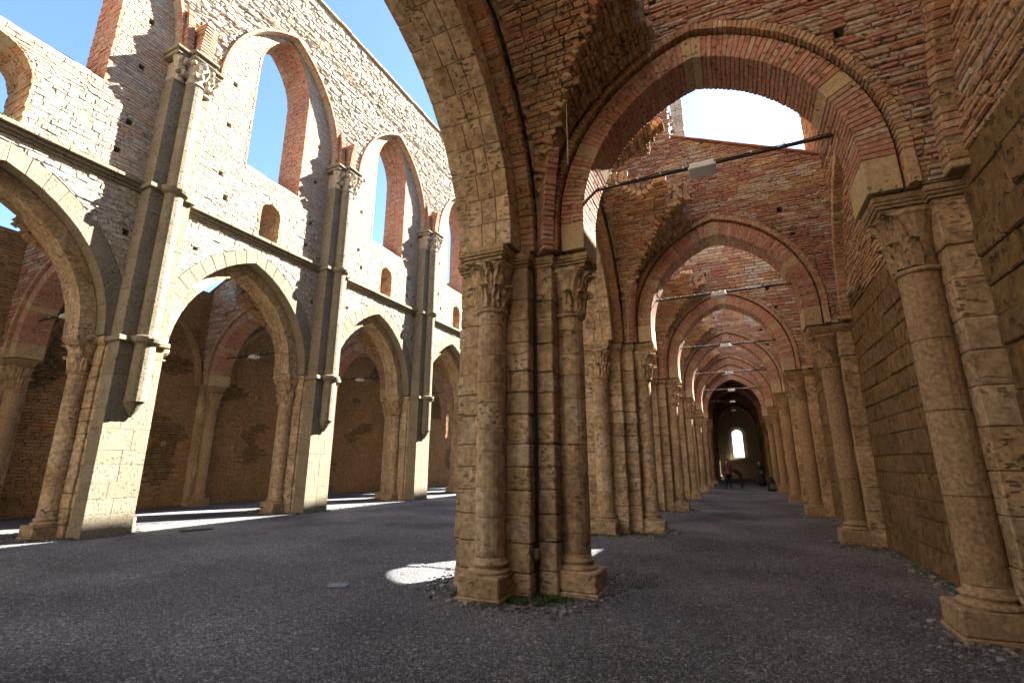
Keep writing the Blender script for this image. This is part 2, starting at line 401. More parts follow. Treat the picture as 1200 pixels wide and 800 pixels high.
# ------------------------------------------------------------------ columns
def lathe(prof, cx, cy, n=20, half=None, wob=0.):
    """prof: (r,z). full turn"""
    vs, fs = [], []
    for r, z in prof:
        for k in range(n):
            an = 2 * PI * k / n; rr = r * (1 + random.uniform(-wob, wob))
            vs.append(Vector((cx + rr * math.cos(an), cy + rr * math.sin(an), z)))
    for i in range(len(prof) - 1):
        for k in range(n):
            a, b = i * n + k, i * n + (k + 1) % n
            fs.append((a, b, b + n, a + n))
    fs.append(tuple(reversed(range(n)))); fs.append(tuple(range((len(prof) - 1) * n, len(prof) * n)))
    return vs, fs
def column(parent, cx, cy, r, z0, z1, mat, dirv, joined=False, n=20, hd=.36, drums=True, capmat=None, cap=(3.64, 4.32), capr=1.0, leaves=True, base=True, ptint=None):
    """half column standing against a pier; dirv is the outward direction"""
    dx, dy = dirv; capmat = capmat or mat
    J = MB()
    def emit(nm, vs, fs, m=mat, smooth=False):
        if joined: J.add(vs, fs); return None
        return MB().add(vs, fs).build(nm, m, parent, smooth=smooth)
    if base:
        px, py = cx - dx * .06, cy - dy * .06; hw = r + .085
        # plinth: lower block and upper step
        def ext(h0, h1, zz0, zz1, ch=.015):
            if dx: x0, x1 = sorted((cx - dx * r * .9, cx + dx * h0)); y0, y1 = cy - h1, cy + h1
            else: y0, y1 = sorted((cy - dy * r * .9, cy + dy * h0)); x0, x1 = cx - h1, cx + h1
            return bevel_hexa(box8(x0, x1, y0, y1, zz0, zz1), ch, .004)
        b = emit('plinth', *ext(r + .13, r + .085, .05, .285, .018))
        emit('plinth_step', *ext(r + .15, r + .10, -.05, .052, .01))
        prof = [(r + .06, .28), (r + .075, .295), (r + .075, .315), (r + .055, .33), (r + .025, .34), (r + .02, .365), (r + .038, .375), (r + .042, .395), (r + .025, .41), (r + .002, .42), (r, .47)]
        emit('base', *lathe(prof, cx, cy, n), mat, True)
        z0 = .47
    z = z0; top = cap[0]
    while z < top - .02:
        h = hd * random.uniform(.7, 1.35); zz = min(z + h, top)
        if top - zz < .12: zz = top
        rr = r * random.uniform(.985, 1.01)
        prof = [(rr - .012, z), (rr, z + .009), (rr * .999, (z + zz) / 2), (rr, zz - .009), (rr - .012, zz)]
        emit('drum', *lathe(prof, cx, cy, n, wob=.011))
        z = zz
    # capital: astragal + bell
    a, b2 = cap; H = b2 - a
    bell = [(r + .0, a - .012), (r + .03, a + .0), (r + .042, a + .022), (r + .03, a + .045), (r - .005, a + .055), (r - .01, a + H * .3), (r + .005, a + H * .55), (r + .04, a + H * .75), (r + .09, a + H * .9), (r + .11, a + H * .94), (r + .11, b2)]
    cp = emit('capital', *lathe(bell, cx, cy, n, wob=.01), capmat, False)
    # crocket leaves
    if leaves:
        an0 = math.atan2(dy, dx)
        for row, (zz0, zz1, cnt, off, bulge) in enumerate(((a + .05, a + H * .55, 5, 0, .06), (a + H * .35, a + H * .97, 4, .5, .13))):
            for k in range(cnt):
                an = an0 + (k - (cnt - 1) / 2) * (PI / (cnt - .4))
                if row == 1: an = an0 + (-1, -.36, .36, 1)[k] * PI / 4 * 1.02
                w = .075 if row == 0 else (.07 if k in (1, 2) else .085)
                vs, fs = [], []
                steps = 6
                er, et = Vector((math.cos(an), math.sin(an), 0)), Vector((-math.sin(an), math.cos(an), 0))
                for i in range(steps + 1):
                    s = i / steps; zc = zz0 + (zz1 - zz0) * min(1, s * 1.12); rad = r + .0 + bulge * s ** 1.8 + .02
                    if s > .9: zc -= .05; rad += .035
                    elif s > .75: rad += .02
                    ww = w * (1 - .35 * s) * (1.15 if .2 < s < .6 else 1)
                    th = .028 + (.03 if s > .75 else 0)
                    cpt = Vector((cx, cy, zc)) + er * rad
                    vs += [cpt - et * ww - er * .01, cpt - et * ww * .55 + er * th, cpt + er * th * .6, cpt + et * ww * .55 + er * th, cpt + et * ww - er * .01, cpt - er * .03]
                vs = [v_ + Vector((random.uniform(-.011, .011), random.uniform(-.011, .011), random.uniform(-.013, .013))) for v_ in vs]
                for i in range(steps):
                    for k2 in range(6):
                        p, q = i * 6 + k2, i * 6 + (k2 + 1) % 6
                        fs.append((p, q, q + 6, p + 6))
                fs.append(tuple(range(steps * 6, steps * 6 + 6)))
                if joined: J.add(vs, fs)
                else:
                    MB().add(vs, fs).build('leaf', capmat, cp)
    if joined: J.build('column', mat, parent)
def abacus(parent, x0, x1, y0, y1, z0, z1, mat='ashlar', zoff=0., o=.0, name='abacus', sp=.055, MBj=None):
    mb = MBj or MB(); h = z1 - z0; tint = random.random()
    tiers = [(-sp, 0, .22), (-sp * .45, .22, .42), (-sp * .1, .42, .62), (0, .62, 1.0)]
    for e, a, b in tiers:
        mb.add(*bevel_hexa(box8(x0 - e, x1 + e, y0 - e, y1 + e, z0 + h * a + zoff, z0 + h * b + zoff - (.0 if b == 1 else .002)), .01, .003), tint)
    # tiers grow outward with height: shrink lower ones
    if MBj is None: mb.build(name, mat, parent)
for _k in ():
    pass
ZI = 4.53   # springing (top of the abacus)
ZC = (3.62, 4.33)
def make_pier(label, detail=True, mat='ashlar', nave=True):
    t = thing('stone_pier', label, 'stone pier', group='piers of the abbey arcades')
    R = random.Random(5)
    core = MB()
    core.add(*hexa(box8(-.535, .43, -.535, .535, 0, ZI - .02))); core.add(*hexa(box8(-.6, .71, -.315, .315, 0, ZI - .03)))
    core.add(*hexa(box8(-.64, -.5, -.48, .48, 0, ZI - .04)))
    core.build('core', 'mortar', t)
    J = MB() if not detail else None
    def blk(b, ch=.016, j=.008):
        vs, fs = bevel_hexa(box8(*b), ch, j)
        if J: J.add(vs, fs)
        else: MB().add(vs, fs).build('ashlar_block', mat, t)
    z = 0.; top = ZC[1]
    g = .0035
    while z < top - .02:
        h = random.uniform(.26, .42); zz = min(z + h, top)
        if top - zz < .16: zz = top
        i = random.uniform(-.01, .01)
        xs = random.choice([-.1, .0, .12, -.2, .2])
        blk((-.55, xs - g, -.56 - i, .56 + i, z + g, zz - g)); blk((xs + g, .47 + i, -.56 - i, .56 + i, z + g, zz - g))
        i = random.uniform(-.005, .006)
        blk((.33, .745 + i, -.345 - i, .345 + i, z + g + .002, zz - g + .001))
        # rough outer strip towards the nave
        i = random.uniform(-.012, .012)
        blk((-.66 + i, -.45, -.50 + i, .50 - i, z + g + .001, zz - g + .002), .02, .012)
        z = zz
    # abaci of the flat faces
    if J: J.build('pier_masonry', mat, t, kind='stuff')
    kj = MB() if not detail else None
    abacus(t, -.66, .53, -.62, .62, ZC[1], ZI, zoff=-.012, MBj=kj); abacus(t, .3, .80, -.40, .40, ZC[1], ZI, zoff=-.02, MBj=kj)
    abacus(t, -.41, .31, -1.02, -.5, ZC[1], ZI, MBj=kj); abacus(t, -.41, .31, .5, 1.02, ZC[1], ZI, MBj=kj)
    abacus(t, .6, 1.27, -.27, .27, ZC[1], ZI, zoff=.004, MBj=kj)
    if kj: kj.build('abacus', mat, t)
    for cy, dy in ((-.67, -1), (.67, 1)):
        column(t, -.03, cy, .197, 0, ZC[0], mat, (0, dy), joined=not detail, cap=ZC)
    column(t, .90, 0, .185, 0, ZC[0], mat, (1, 0), joined=not detail, cap=ZC)
    return t

SH = .95; LOWA = (2.06 + SH, -.33)   # the bay the camera stands beside is a little wider
B = 5.94; Y0 = 6.47; XR = -2.95; XL = -14.06; YL = 6.58
ord_ = ['nearest', 'second', 'third', 'fourth', 'fifth', 'sixth', 'seventh', 'eighth', 'ninth']
pierT = make_pier('massive clustered travertine pier in the middle foreground, a drainpipe-wide groove down its corner')
pierT.location = (XR, Y0, 0)
dup(pierT, (XR, Y0 + B, 0), 0, 'clustered pier directly behind the central foreground pier, at the next bay of the aisle')
dup(pierT, (XR, Y0 + 2 * B, 0), 0, 'clustered pier on the left of the aisle, third one from the camera')
dup(pierT, (XR, Y0 - B - SH, 0), 0, 'clustered pier beside the camera, the arch to the foreground pier springs from it')
lab = ['clustered pier beyond the left edge carrying the arch cut by the frame', 'sunlit pier nearest the left edge of the photo, white face with a square notch',
       'sunlit pier between the two full arches across the nave', 'sunlit pier across the nave just left of the central foreground pier',
       'far pier across the nave, mostly hidden behind the foreground pier']
for i, k in enumerate(range(-1, 4)): dup(pierT, (XL, YL + B * k, 0), PI, lab[i])
farT = make_pier('clustered pier on the left of the aisle, fourth one back', detail=False); farT.location = (XR, Y0 + 3 * B, 0)
for k in range(4, 9): dup(farT, (XR, Y0 + k * B, 0), 0, 'clustered pier on the left of the aisle, %s one back in the dim row' % ord_[k])

# ------------------------------------------------------------------ arcade arches (nave arcades)
def vault_web(mb, sh, cx, lo, hi, y0c, ycen, sgn, R=1.75, zs=4.62):
    """broken springer of the vault web in one corner. lo: x of arcade face, hi: other side (local). sgn: direction (+1: web lies on +y side)"""
    aX = (hi - lo) / 2; cX = (hi + lo) / 2; aY = abs(ycen - y0c)
    cc = .75
    f = lambda x: (lambda h: zs + math.sqrt(max(0, (aX + cc) ** 2 - (abs(x - cX) + cc) ** 2)))(0)
    g = lambda y: zs + math.sqrt(max(0, (aY + cc) ** 2 - (abs(y - ycen) + cc) ** 2))
    def keep(x, y, z, m=0.):
        d = math.hypot((x - lo) * 1.0, (y - y0c) * .8)
        return d + m < R + .5 * noise.noise(Vector((x * 1.7, y * 1.7, 3.1 + y0c))) + .07 * noise.noise(Vector((x * 7, y * 7, z)))
    xe = cX; ye = ycen
    # part 1: courses along y, stepping in arc over x
    def strip(par, uni):
        a = aX if par == 'x' else aY; Rr = a + cc; phm = math.acos(cc / Rr); n = int(Rr * phm / .075)
        for i in range(n):
            p0, p1 = phm * i / n, phm * (i + 1) / n
            def P(ph): return a - (Rr * math.cos(ph) - cc), zs + Rr * math.sin(ph)
            (s0, z0), (s1, z1) = P(p0), P(p1)
            L = (aY if par == 'x' else aX) * 1.0; q = random.uniform(0, .12)
            while q < L:
                q1 = q + random.uniform(.16, .3); sm = (s0 + s1) / 2; qm = (q + q1) / 2
                if par == 'x': x, y = lo + sm, y0c + sgn * qm
                else: x, y = lo + qm, y0c + sgn * sm
                zf, zg = f(x), g(y); z = (z0 + z1) / 2
                ok = (zf >= zg - .02) if par == 'x' else (zg > zf - .02)
                if ok and keep(x, y, z):
                    nx, nz = -math.cos((p0 + p1) / 2), math.sin((p0 + p1) / 2)
                    e = random.uniform(-.045, .02); th = .14
                    def V(s, zz, qq, d):
                        s2 = s + nx * d; z2 = zz + nz * d
                        return Vector((lo + s2, y0c + sgn * qq, z2)) if par == 'x' else Vector((lo + qq, y0c + sgn * s2, z2))
                    gp = .006
                    P8 = [V(s0, z0 + gp, q + gp, e), V(s0, z0 + gp, q1 - gp, e), V(s1, z1 - gp, q1 - gp, e), V(s1, z1 - gp, q + gp, e),
                          V(s0, z0 + gp, q + gp, th), V(s0, z0 + gp, q1 - gp, th), V(s1, z1 - gp, q1 - gp, th), V(s1, z1 - gp, q + gp, th)]
                    if (P8[1] - P8[0]).cross(P8[3] - P8[0]).dot(P8[4] - P8[0]) < 0: P8 = [P8[0], P8[3], P8[2], P8[1], P8[4], P8[7], P8[6], P8[5]]
                    mb.append((bevel_hexa(P8, .012, .006) if e > -99 else None, Vector((x, y, z))))
                q = q1
    strip('x', f); strip('y', g)
    # solid backing: heightfield prisms from the intrados up
    st = .11; nx_ = int(aX / st); ny_ = int(aY / st)
    for i in range(nx_):
        for j in range(ny_):
            x0, x1 = lo + i * st, lo + (i + 1) * st; ya, yb = y0c + sgn * j * st, y0c + sgn * (j + 1) * st
            xm, ym = (x0 + x1) / 2, (ya + yb) / 2; z = max(f(xm), g(ym))
            if not keep(xm, ym, z, .16): continue
            y_lo, y_hi = min(ya, yb), max(ya, yb)
            rr = .45 + .35 * noise.noise(Vector((xm * 3, ym * 3, 9)))
            zz = [max(f(a), g(b)) + .05 for a, b in ((x0, y_lo), (x1, y_lo), (x1, y_hi), (x0, y_hi))]
            P = [Vector((a, b, q)) for (a, b), q in zip(((x0, y_lo), (x1, y_lo), (x1, y_hi), (x0, y_hi)), zz)] + \
                [Vector((a, b, q + rr)) for (a, b), q in zip(((x0, y_lo), (x1, y_lo), (x1, y_hi), (x0, y_hi)), zz)]
            sh.add(*hexa(P), .5)
def rib_stub(parent, x, y, dx, dy, zt, mat='brick'):
    z = ZI; s = 0.; i = 0
    dv = Vector((dx, dy, 0)).normalized(); pv = Vector((-dv.y, dv.x, 0))
    while z < zt:
        ph = (z - ZI) / 3.2; off = 3.2 * (1 - math.cos(ph)) if ph < 1 else 0
        p = Vector((x, y, z)) + dv * off; w = .085; dd = .13 + random.uniform(-.012, .012)
        P = [p - pv * w - dv * .2, p - pv * w + dv * dd, p + pv * w + dv * dd, p + pv * w - dv * .2]
        up = Vector((0, 0, .068)) + dv * (ph * .068)
        P8 = P + [q + up for q in P]
        if (P8[1] - P8[0]).cross(P8[3] - P8[0]).dot(P8[4] - P8[0]) < 0: P8 = [P8[0], P8[3], P8[2], P8[1], P8[4], P8[7], P8[6], P8[5]]
        MB().add(*bevel_hexa(P8, .012, .004)).build('rib_brick', mat, parent)
        z += .073

fA = Frame((0, 0, 0), (0, 1, 0), (1, 0, 0))   # local arcade frame: u = y, depth = x
def make_arcade_arch(label, left, lim=300, low=None):
    t = thing('arcade_arch', label, 'stone arch', group='arches of the nave arcades')
    if left: ar = Arch(B / 2, 1.98, 1.05, ZI + .02)
    else: ar = Arch(B / 2, 2.06, .65, ZI + .02, low=low)
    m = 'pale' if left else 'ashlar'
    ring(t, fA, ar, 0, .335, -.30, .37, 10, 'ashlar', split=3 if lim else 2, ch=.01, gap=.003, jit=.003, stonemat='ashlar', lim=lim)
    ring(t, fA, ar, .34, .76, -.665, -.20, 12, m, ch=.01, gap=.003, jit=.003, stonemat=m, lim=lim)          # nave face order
    if not left:
        ring(t, fA, ar, .36, .50, .30, .56, 46, 'brown', name='brick', ch=.008, gap=.005, jit=.004, tj=.008, lim=lim, stonemat='brown')
    return t
aT = make_arcade_arch('big ashlar arch overhead, sweeping up to the left from the central foreground pier', False, low=LOWA); aT.location = (XR, Y0 - B, 0)
aN = make_arcade_arch('ashlar arch seen edge-on behind the foreground pier, into the next bay', False); aN.location = (XR, Y0, 0)
#dup(aT, (XR, Y0, 0), 0, 'ashlar arch seen edge-on behind the foreground pier, into the next bay')
dup(aN, (XR, Y0 + B, 0), 0, 'ashlar arch seen edge-on on the left of the aisle, two bays behind the foreground pier')
aF = make_arcade_arch('ashlar arch edge-on in the aisle row, third bay behind the foreground pier', False, lim=0); aF.location = (XR, Y0 + 2 * B, 0)
for k in range(3, 8): dup(aF, (XR, Y0 + k * B, 0), 0, 'ashlar arch edge-on in the dim aisle row, %s bay behind the foreground pier' % ord_[k])
aL = make_arcade_arch('pale stone arch cut by the left edge of the photo, its soffit in shade', True); aL.location = (XL, YL, 0); aL.rotation_euler = (0, 0, PI)
dup(aL, (XL, YL + B, 0), PI, 'whole pale pointed arch on the left with blue sky at its top')
dup(aL, (XL, YL + 2 * B, 0), PI, 'narrower looking pale pointed arch between the second and third sunlit piers')
dup(aL, (XL, YL + 3 * B, 0), PI, 'pale arch half hidden behind the central foreground pier')
for k in (4, 5): dup(aL, (XL, YL + k * B, 0), PI, 'pale arch across the nave hidden by the foreground pier, %s bay along' % ord_[k])
for k in (4, 5): dup(pierT, (XL, YL + k * B, 0), PI, 'pier across the nave hidden by the foreground pier, %s in its row' % ord_[k])

# ------------------------------------------------------------------ arcade walls
def brickname(m): return {'brick': 'brick', 'brown': 'brick', 'pink': 'brick', 'rubble': 'rubble_stone', 'wallstone': 'stone_block', 'pale': 'stone_block', 'ashlar': 'stone_block'}.get(m, 'stone')
# right arcade wall (aisle side visible above the arches, otherwise it shades the nave)
rw = thing('clerestory_wall', 'tall brick wall carried by the foreground pier row between aisle and nave', 'wall')
frR = Frame((XR, 0, 0), (0, 1, 0), (1, 0, 0))
opsR = [Arch(Y0 + B * k + B / 2, 2.06, .65, ZI + .02, .50, -1, LOWA if k == -1 else None) for k in range(-3, 9)]
opsRn = [Arch(Y0 + B * k + B / 2, 2.06, .65, ZI + .02, .74, -1, LOWA if k == -1 else None) for k in range(-3, 9)]
mb = MB(); wall_core(mb, frR, -6, 56, ZI + .02, 9, opsR, .50, -.22, .16); wall_core(mb, frR, -6, 56, ZI + .02, 9, opsRn, -.22, -.62, .16)
mb.add(*hexa(box8(XR - .62, XR + .50, -6, 56, 9, 15.9))); mb.build('core', 'core', rw)
st = Stones(); masonry(st, frR, 0, 20, ZI + .02, 9.5, opsR, .075, (.14, .3), (.50, .545), .012, 'brown', 'brick', .006, base=.48)
masonry(st, frR, 20, 44, ZI + .02, 8.2, opsR, .15, (.3, .5), (.50, .545), .012, 'brown', 'brick', .006, base=.48, simple=True)
st.finish(rw, 300, kindname='brickwork')
st = Stones(); frRn = Frame((XR - .62, 0, 0), (0, 1, 0), (-1, 0, 0))
masonry(st, frRn, -6, 40, ZI + .1, 15.9, [Arch(Y0 + B * k + B / 2, 2.06, .65, ZI + .02, .77, -1, LOWA if k == -1 else None) for k in range(-3, 9)], .3, (.4, .8), (0, .04), .012, 'rubble', 'rubble_stone', .006, simple=True)
st.finish(rw, 0, kindname='rubble_masonry')

# left nave wall -------------------------------------------------
XN = -13.4
lw = thing('nave_wall', 'tall sunlit stone and brick wall across the nave with lancet windows under open sky', 'wall')
frL = Frame((XN, 0, 0), (0, 1, 0), (1, 0, 0))
KL = range(-1, 6); U0, U1 = YL - B - .6, YL + 6 * B
bc = [YL + B * k + B / 2 for k in KL]
WC = .2
arcs = [Arch(c, 1.98, 1.05, ZI + .02, .77, -1) for c in bc]
wins = [Arch(c + WC, 1.04, 1.2, 14.6, 0, 10.75) for c in bc]
smalls = [Arch(c + WC + .08, .38, .02, 9.6, 0, 8.66) for c in bc]; smalls[0] = Arch(bc[0] - .78, .84, .02, 9.72, 0, 8.66)
holes = []
rh = random.Random(3)
for c in bc:
    for du in (-1.75, 1.72):
        for z in (10.0, 11.7, 13.2): holes.append(Rect(c + WC + du - .07, c + WC + du + .07, z, z + .17))
    for du, z in ((-1.5, 9.3), (1.6, 9.1), (-2.1, 7.4), (2.15, 7.1), (-1.3, 15.9), (1.35, 15.6)): holes.append(Rect(c + WC + du - .07, c + WC + du + .07, z, z + .17))
blind = [Arch(c + WC, 2.33, 1.6, 13.0, 0, 12.3) for c in bc]
mb = MB()
wall_core(mb, frL, U0, U1, ZI + .02, 19.1, arcs + wins + smalls + holes, -.010, -.38, .12)
wall_core(mb, frL, U0, U1, ZI + .02, 19.1, [Arch(c, 1.98, 1.05, ZI + .02, .4, -1) for c in bc] + wins + smalls, -.38, -1.12, .16)
mb.build('core', 'palemortar', lw)
mb = MB(); wall_core(mb, frL, U0, U1, 12.62, 19.1, blind, .22, -.02, .14); mb.build('vault_scar', 'palemortar', lw)
def lmat(u, v):
    cu = min((abs(u - c - WC) for c in bc)); q = noise.noise(Vector((u * .8, v * .8, 0)))
    if v > 10.3 and cu < 2.3 and v < 17.2: return 'pink' if q > -.28 - .25 * (v > 11.5) else 'rubble'
    return 'rubble' if q < .42 else 'pink'
st = Stones()
O = arcs + wins + smalls + holes
rk = random.Random(8)
kw = dict(simple=True, hvar=.35, warp=.05, cj=.012, gap=.001, base=-.07, keep=lambda u, v: rk.random() > .035)
masonry(st, frL, U0, U1, ZI + .05, 8.35, O, .115, (.1, .34), (0, .013), .008, lmat, brickname, .012, **kw)
masonry(st, frL, U0, U1, 8.65, 10.3, O, .105, (.1, .34), (0, .013), .008, lmat, brickname, .012, **kw)
kw = dict(simple=True, hvar=.2, warp=.02, cj=.006, gap=.003, base=-.07)
masonry(st, frL, U0, U1, 10.3, 12.62, O, .08, (.12, .3), (0, .014), .008, lmat, brickname, .006, **kw)
masonry(st, frL, U0, U1, 12.62, 17.6, O, .08, (.12, .3), (0, .014), .008, lmat, brickname, .006, keep=lambda u, v: any(b.span(v) and b.span(v)[0] - .05 < u < b.span(v)[1] + .05 for b in blind), **kw)
frS = Frame((XN + .24, 0, 0), (0, 1, 0), (1, 0, 0))
bl2 = [Arch(c + WC, 2.33, 1.6, 13.0, .07, 12.3) for c in bc]
masonry(st, frS, U0, U1, 12.62, 18.95, bl2, .125, (.1, .3), (-.01, .05), .02, lambda u, v: 'rubble' if noise.noise(Vector((u, v, 4))) < .3 else 'pink', brickname, .03, simple=True, hvar=.35, warp=.06, cj=.02, gap=.006)
st.finish(lw, 0, kindname='rubble_masonry')
# window reveals in red brick courses
mb = MB(); sm = MB()
for wlist, mbx, hr, zt in ((wins, mb, .085, None), (smalls, sm, .12, None)):
    for a in wlist:
        Ls = levels(a.zb, arch_top(a.a, a.c, a.z0) - .002, hr, [a])
        for z0_, z1_ in zip(Ls, Ls[1:]):
            s0, s1 = a.span(z0_ + 1e-4), a.span(z1_ - 1e-4)
            if not s0 or not s1: continue
            for side in (0, 1):
                q = [0.02, -.26 + random.uniform(-.05, .05), -.55 + random.uniform(-.05, .05), -.85 + random.uniform(-.05, .05), -1.14]
                for d0_, d1_ in zip(q, q[1:]):
                    e = random.uniform(.008, .03) * (1 if side == 0 else -1)
                    g = .004
                    P8 = [frL(s0[side] + e, z0_ + g, d0_ - g), frL(s0[side] - e * 2, z0_ + g, d0_ - g), frL(s0[side] - e * 2, z0_ + g, d1_ + g), frL(s0[side] + e, z0_ + g, d1_ + g),
                          frL(s1[side] + e, z1_ - g, d0_ - g), frL(s1[side] - e * 2, z1_ - g, d0_ - g), frL(s1[side] - e * 2, z1_ - g, d1_ + g), frL(s1[side] + e, z1_ - g, d1_ + g)]
                    if (P8[1] - P8[0]).cross(P8[3] - P8[0]).dot(P8[4] - P8[0]) < 0: P8 = [P8[0], P8[3], P8[2], P8[1], P8[4], P8[7], P8[6], P8[5]]
                    mbx.add(*hexa(P8), None)
mb.build('window_reveal', 'reveal', lw, kind='stuff'); sm.build('small_window_reveal', 'brown', lw, kind='stuff')
# sloping sills
for c in bc:
    u0, u1 = c + WC - 1.02, c + WC + 1.02
    n = 8
    for i in range(n):
        a, b = u0 + (u1 - u0) * i / n + .004, u0 + (u1 - u0) * (i + 1) / n - .004
        e = random.uniform(0, .03)
        P = [frL(a, 10.7, .01), frL(b, 10.7, .01), frL(b, 10.7, -1.1), frL(a, 10.7, -1.1), frL(a, 10.8 + e, .01), frL(b, 10.8 + e, .01), frL(b, 11.6 + e, -1.1), frL(a, 11.6 + e, -1.1)]
        P = [P[0], P[3], P[2], P[1], P[4], P[7], P[6], P[5]]
        if (P[1] - P[0]).cross(P[3] - P[0]).dot(P[4] - P[0]) < 0: P = [P[0], P[3], P[2], P[1], P[4], P[7], P[6], P[5]]
        MB().add(*bevel_hexa(P, .01, .004)).build('sill_stone', 'rubble', lw)
    # formeret: thin brick wall arch round the blind field
    ring(lw, Frame((XN, 0, 0), (0, 1, 0), (1, 0, 0)), Arch(c + WC, 2.33, 1.6, 13.0), 0, .085, .0, .33, 46, 'reveal', name='brick', lim=0, ch=.006, gap=.004, stuffname='wall_arch', stonemat='pink')
    # brick rib springers over the capital
# string course, in lengths
for z, h, x1 in ((8.35, .27, .2),):
    u = U0
    while u < U1:
        L = random.uniform(.55, 1.0); u2 = min(u + L, U1); mb = MB(); ti = random.random()
        for (a, b, e) in ((0, .3, .06), (.3, .62, .12), (.62, 1, .19)):
            mb.add(*bevel_hexa(box8(XN - .05, XN + e, u + .003, u2 - .003, z + h * a, z + h * b - .001), .012, .004), ti)
        mb.build('string_course', 'pale', lw); u = u2
# wall-head coping
u = U0
while u < U1:
    u2 = u + random.uniform(.5, .9); z = 19.08 + .05 * noise.noise(Vector((u, 0, 0)))
    MB().add(*bevel_hexa(box8(XN - 1.18, XN + .36, u + .004, u2 - .004, z, z + .12 + random.uniform(0, .03)), .02, .006)).build('coping_stone', 'mortar', lw); u = u2
# notch in the nearest pier face is a missing stone: see wall shafts
# ------------------------------------------------------------------ wall shafts of the left wall
def make_shaft(label):
    t = thing('wall_shaft', label, 'wall shaft', group='wall shafts between the lancet windows')
    # backing pilaster as blocks  local x = out from wall, y along wall
    MB().add(*hexa(box8(-.1, .42, -.47, .47, 0, 12.4))).build('core', 'palemortar', t)
    z = 0.
    while z < 11.75:
        zz = z + random.uniform(.3, .5)
        if 11.8 - zz < .2: zz = 11.8
        s = random.choice([-.15, 0, .15]) ; g = .003; i = random.uniform(-.004, .004)
        for a, b in ((-.5, s), (s, .5)):
            MB().add(*bevel_hexa(box8(-.05, .45 + i, a + g * .4, b - g * .4, z + g * .4, zz - g * .4), .006, .003)).build('stone_block', 'pale', t)
        z = zz
    # round shaft on a corbel
    z = 2.9; cx = .56; r = .21
    MB().add(*lathe([(.02, 2.62), (.05, 2.68), (.13, 2.80), (r, 2.95), (r, 3.0)], cx - .06, 0, 16)).build('corbel', 'pale', t)
    z = 2.98
    while z < 11.7:
        zz = min(z + random.uniform(.35, .7), 11.75)
        if 11.75 - zz < .2: zz = 11.75
        MB().add(*lathe([(r - .01, z), (r, z + .01), (r, zz - .01), (r - .01, zz)], cx, 0, 16)).build('drum', 'pale', t); z = zz
    for zr in (4.36, 8.38):
        mb = MB(); mb.add(*lathe([(r + .01, zr), (r + .09, zr + .05), (r + .12, zr + .12), (r + .12, zr + .17), (r + .02, zr + .2)], cx + .002, 0, 16))
        mb.add(*bevel_hexa(box8(-.04, .54, -.58, .58, zr + .03, zr + .16), .02, .004)); mb.build('ring_moulding', 'pale', t)
    # capital
    for cy, rr in ((0, .21), (-.36, .1), (.36, .1)):
        prof = [(rr, 11.74), (rr + .04, 11.77), (rr + .02, 11.82), (rr, 11.84), (rr + .02, 12.1), (rr + .1, 12.35), (rr + .13, 12.45)]
        cp = MB().add(*lathe(prof, cx if cy == 0 else .42, cy, 14, wob=.03)).build('capital', 'rubble', t)
        for k in range(5 if cy == 0 else 3):
            for zc, bu in ((12.0, .08), (12.3, .17)):
                an = (k - (2 if cy == 0 else 1)) * .72 + random.uniform(-.1, .1); q = Vector(((cx if cy == 0 else .42) + (rr + bu) * math.cos(an), cy + (rr + bu) * math.sin(an), zc))
                s = .06
                MB().add(*bevel_hexa([q + Vector(p) * s for p in ((-1, -1, -1.6), (.6, -.6, -1), (.6, .6, -1), (-1, 1, -1.6), (-1, -1, 1), (1.2, -.8, .8), (1.2, .8, .8), (-1, 1, 1))], .025, .01)).build('leaf', 'rubble', cp)
    for a, b in ((-.62, -.27), (-.3, .3), (.27, .62)):
        e = .90 if a == -.3 else .66
        MB().add(*bevel_hexa(box8(-.02, e, a, b, 12.45, 12.56 + (.003 if a == -.3 else 0)), .015, .005)).build('abacus', 'pale', t)
        MB().add(*bevel_hexa(box8(-.03, e + .06, a - .05, b + .05, 12.565, 12.66 + (.003 if a == -.3 else 0)), .02, .008)).build('abacus', 'pale', t)
    # red brick rib springers leaning out over the capital
    for y, lean in ((-.26, -.12), (0, 0), (.26, .12)):
        z = 12.67; wd = .10 if y else .12
        hmax = 1.5 if y else 1.1
        while z < 12.67 + hmax:
            s = (z - 12.67); x = .46 + (.10 * s * s if y == 0 else -.05 * s * s); yy = y + lean * s * .45
            dd = .16 if y else .24
            MB().add(*bevel_hexa(box8(.1, x + dd - .12 * (y != 0), yy - wd, yy + wd, z + .003, z + .083), .012, .008)).build('rib_brick', 'reveal', t); z += .09
    return t
sT = make_shaft('tall clustered wall shaft above the leftmost sunlit pier, broken red rib ends on its capital'); sT.location = (XN, YL, 0)
dup(sT, (XN, YL + B, 0), 0, 'tall wall shaft between the two full lancet windows across the nave')
dup(sT, (XN, YL + 2 * B, 0), 0, 'tall wall shaft third across the nave, just left of the big foreground arch')
dup(sT, (XN, YL + 3 * B, 0), 0, 'wall shaft across the nave hidden behind the foreground pier')
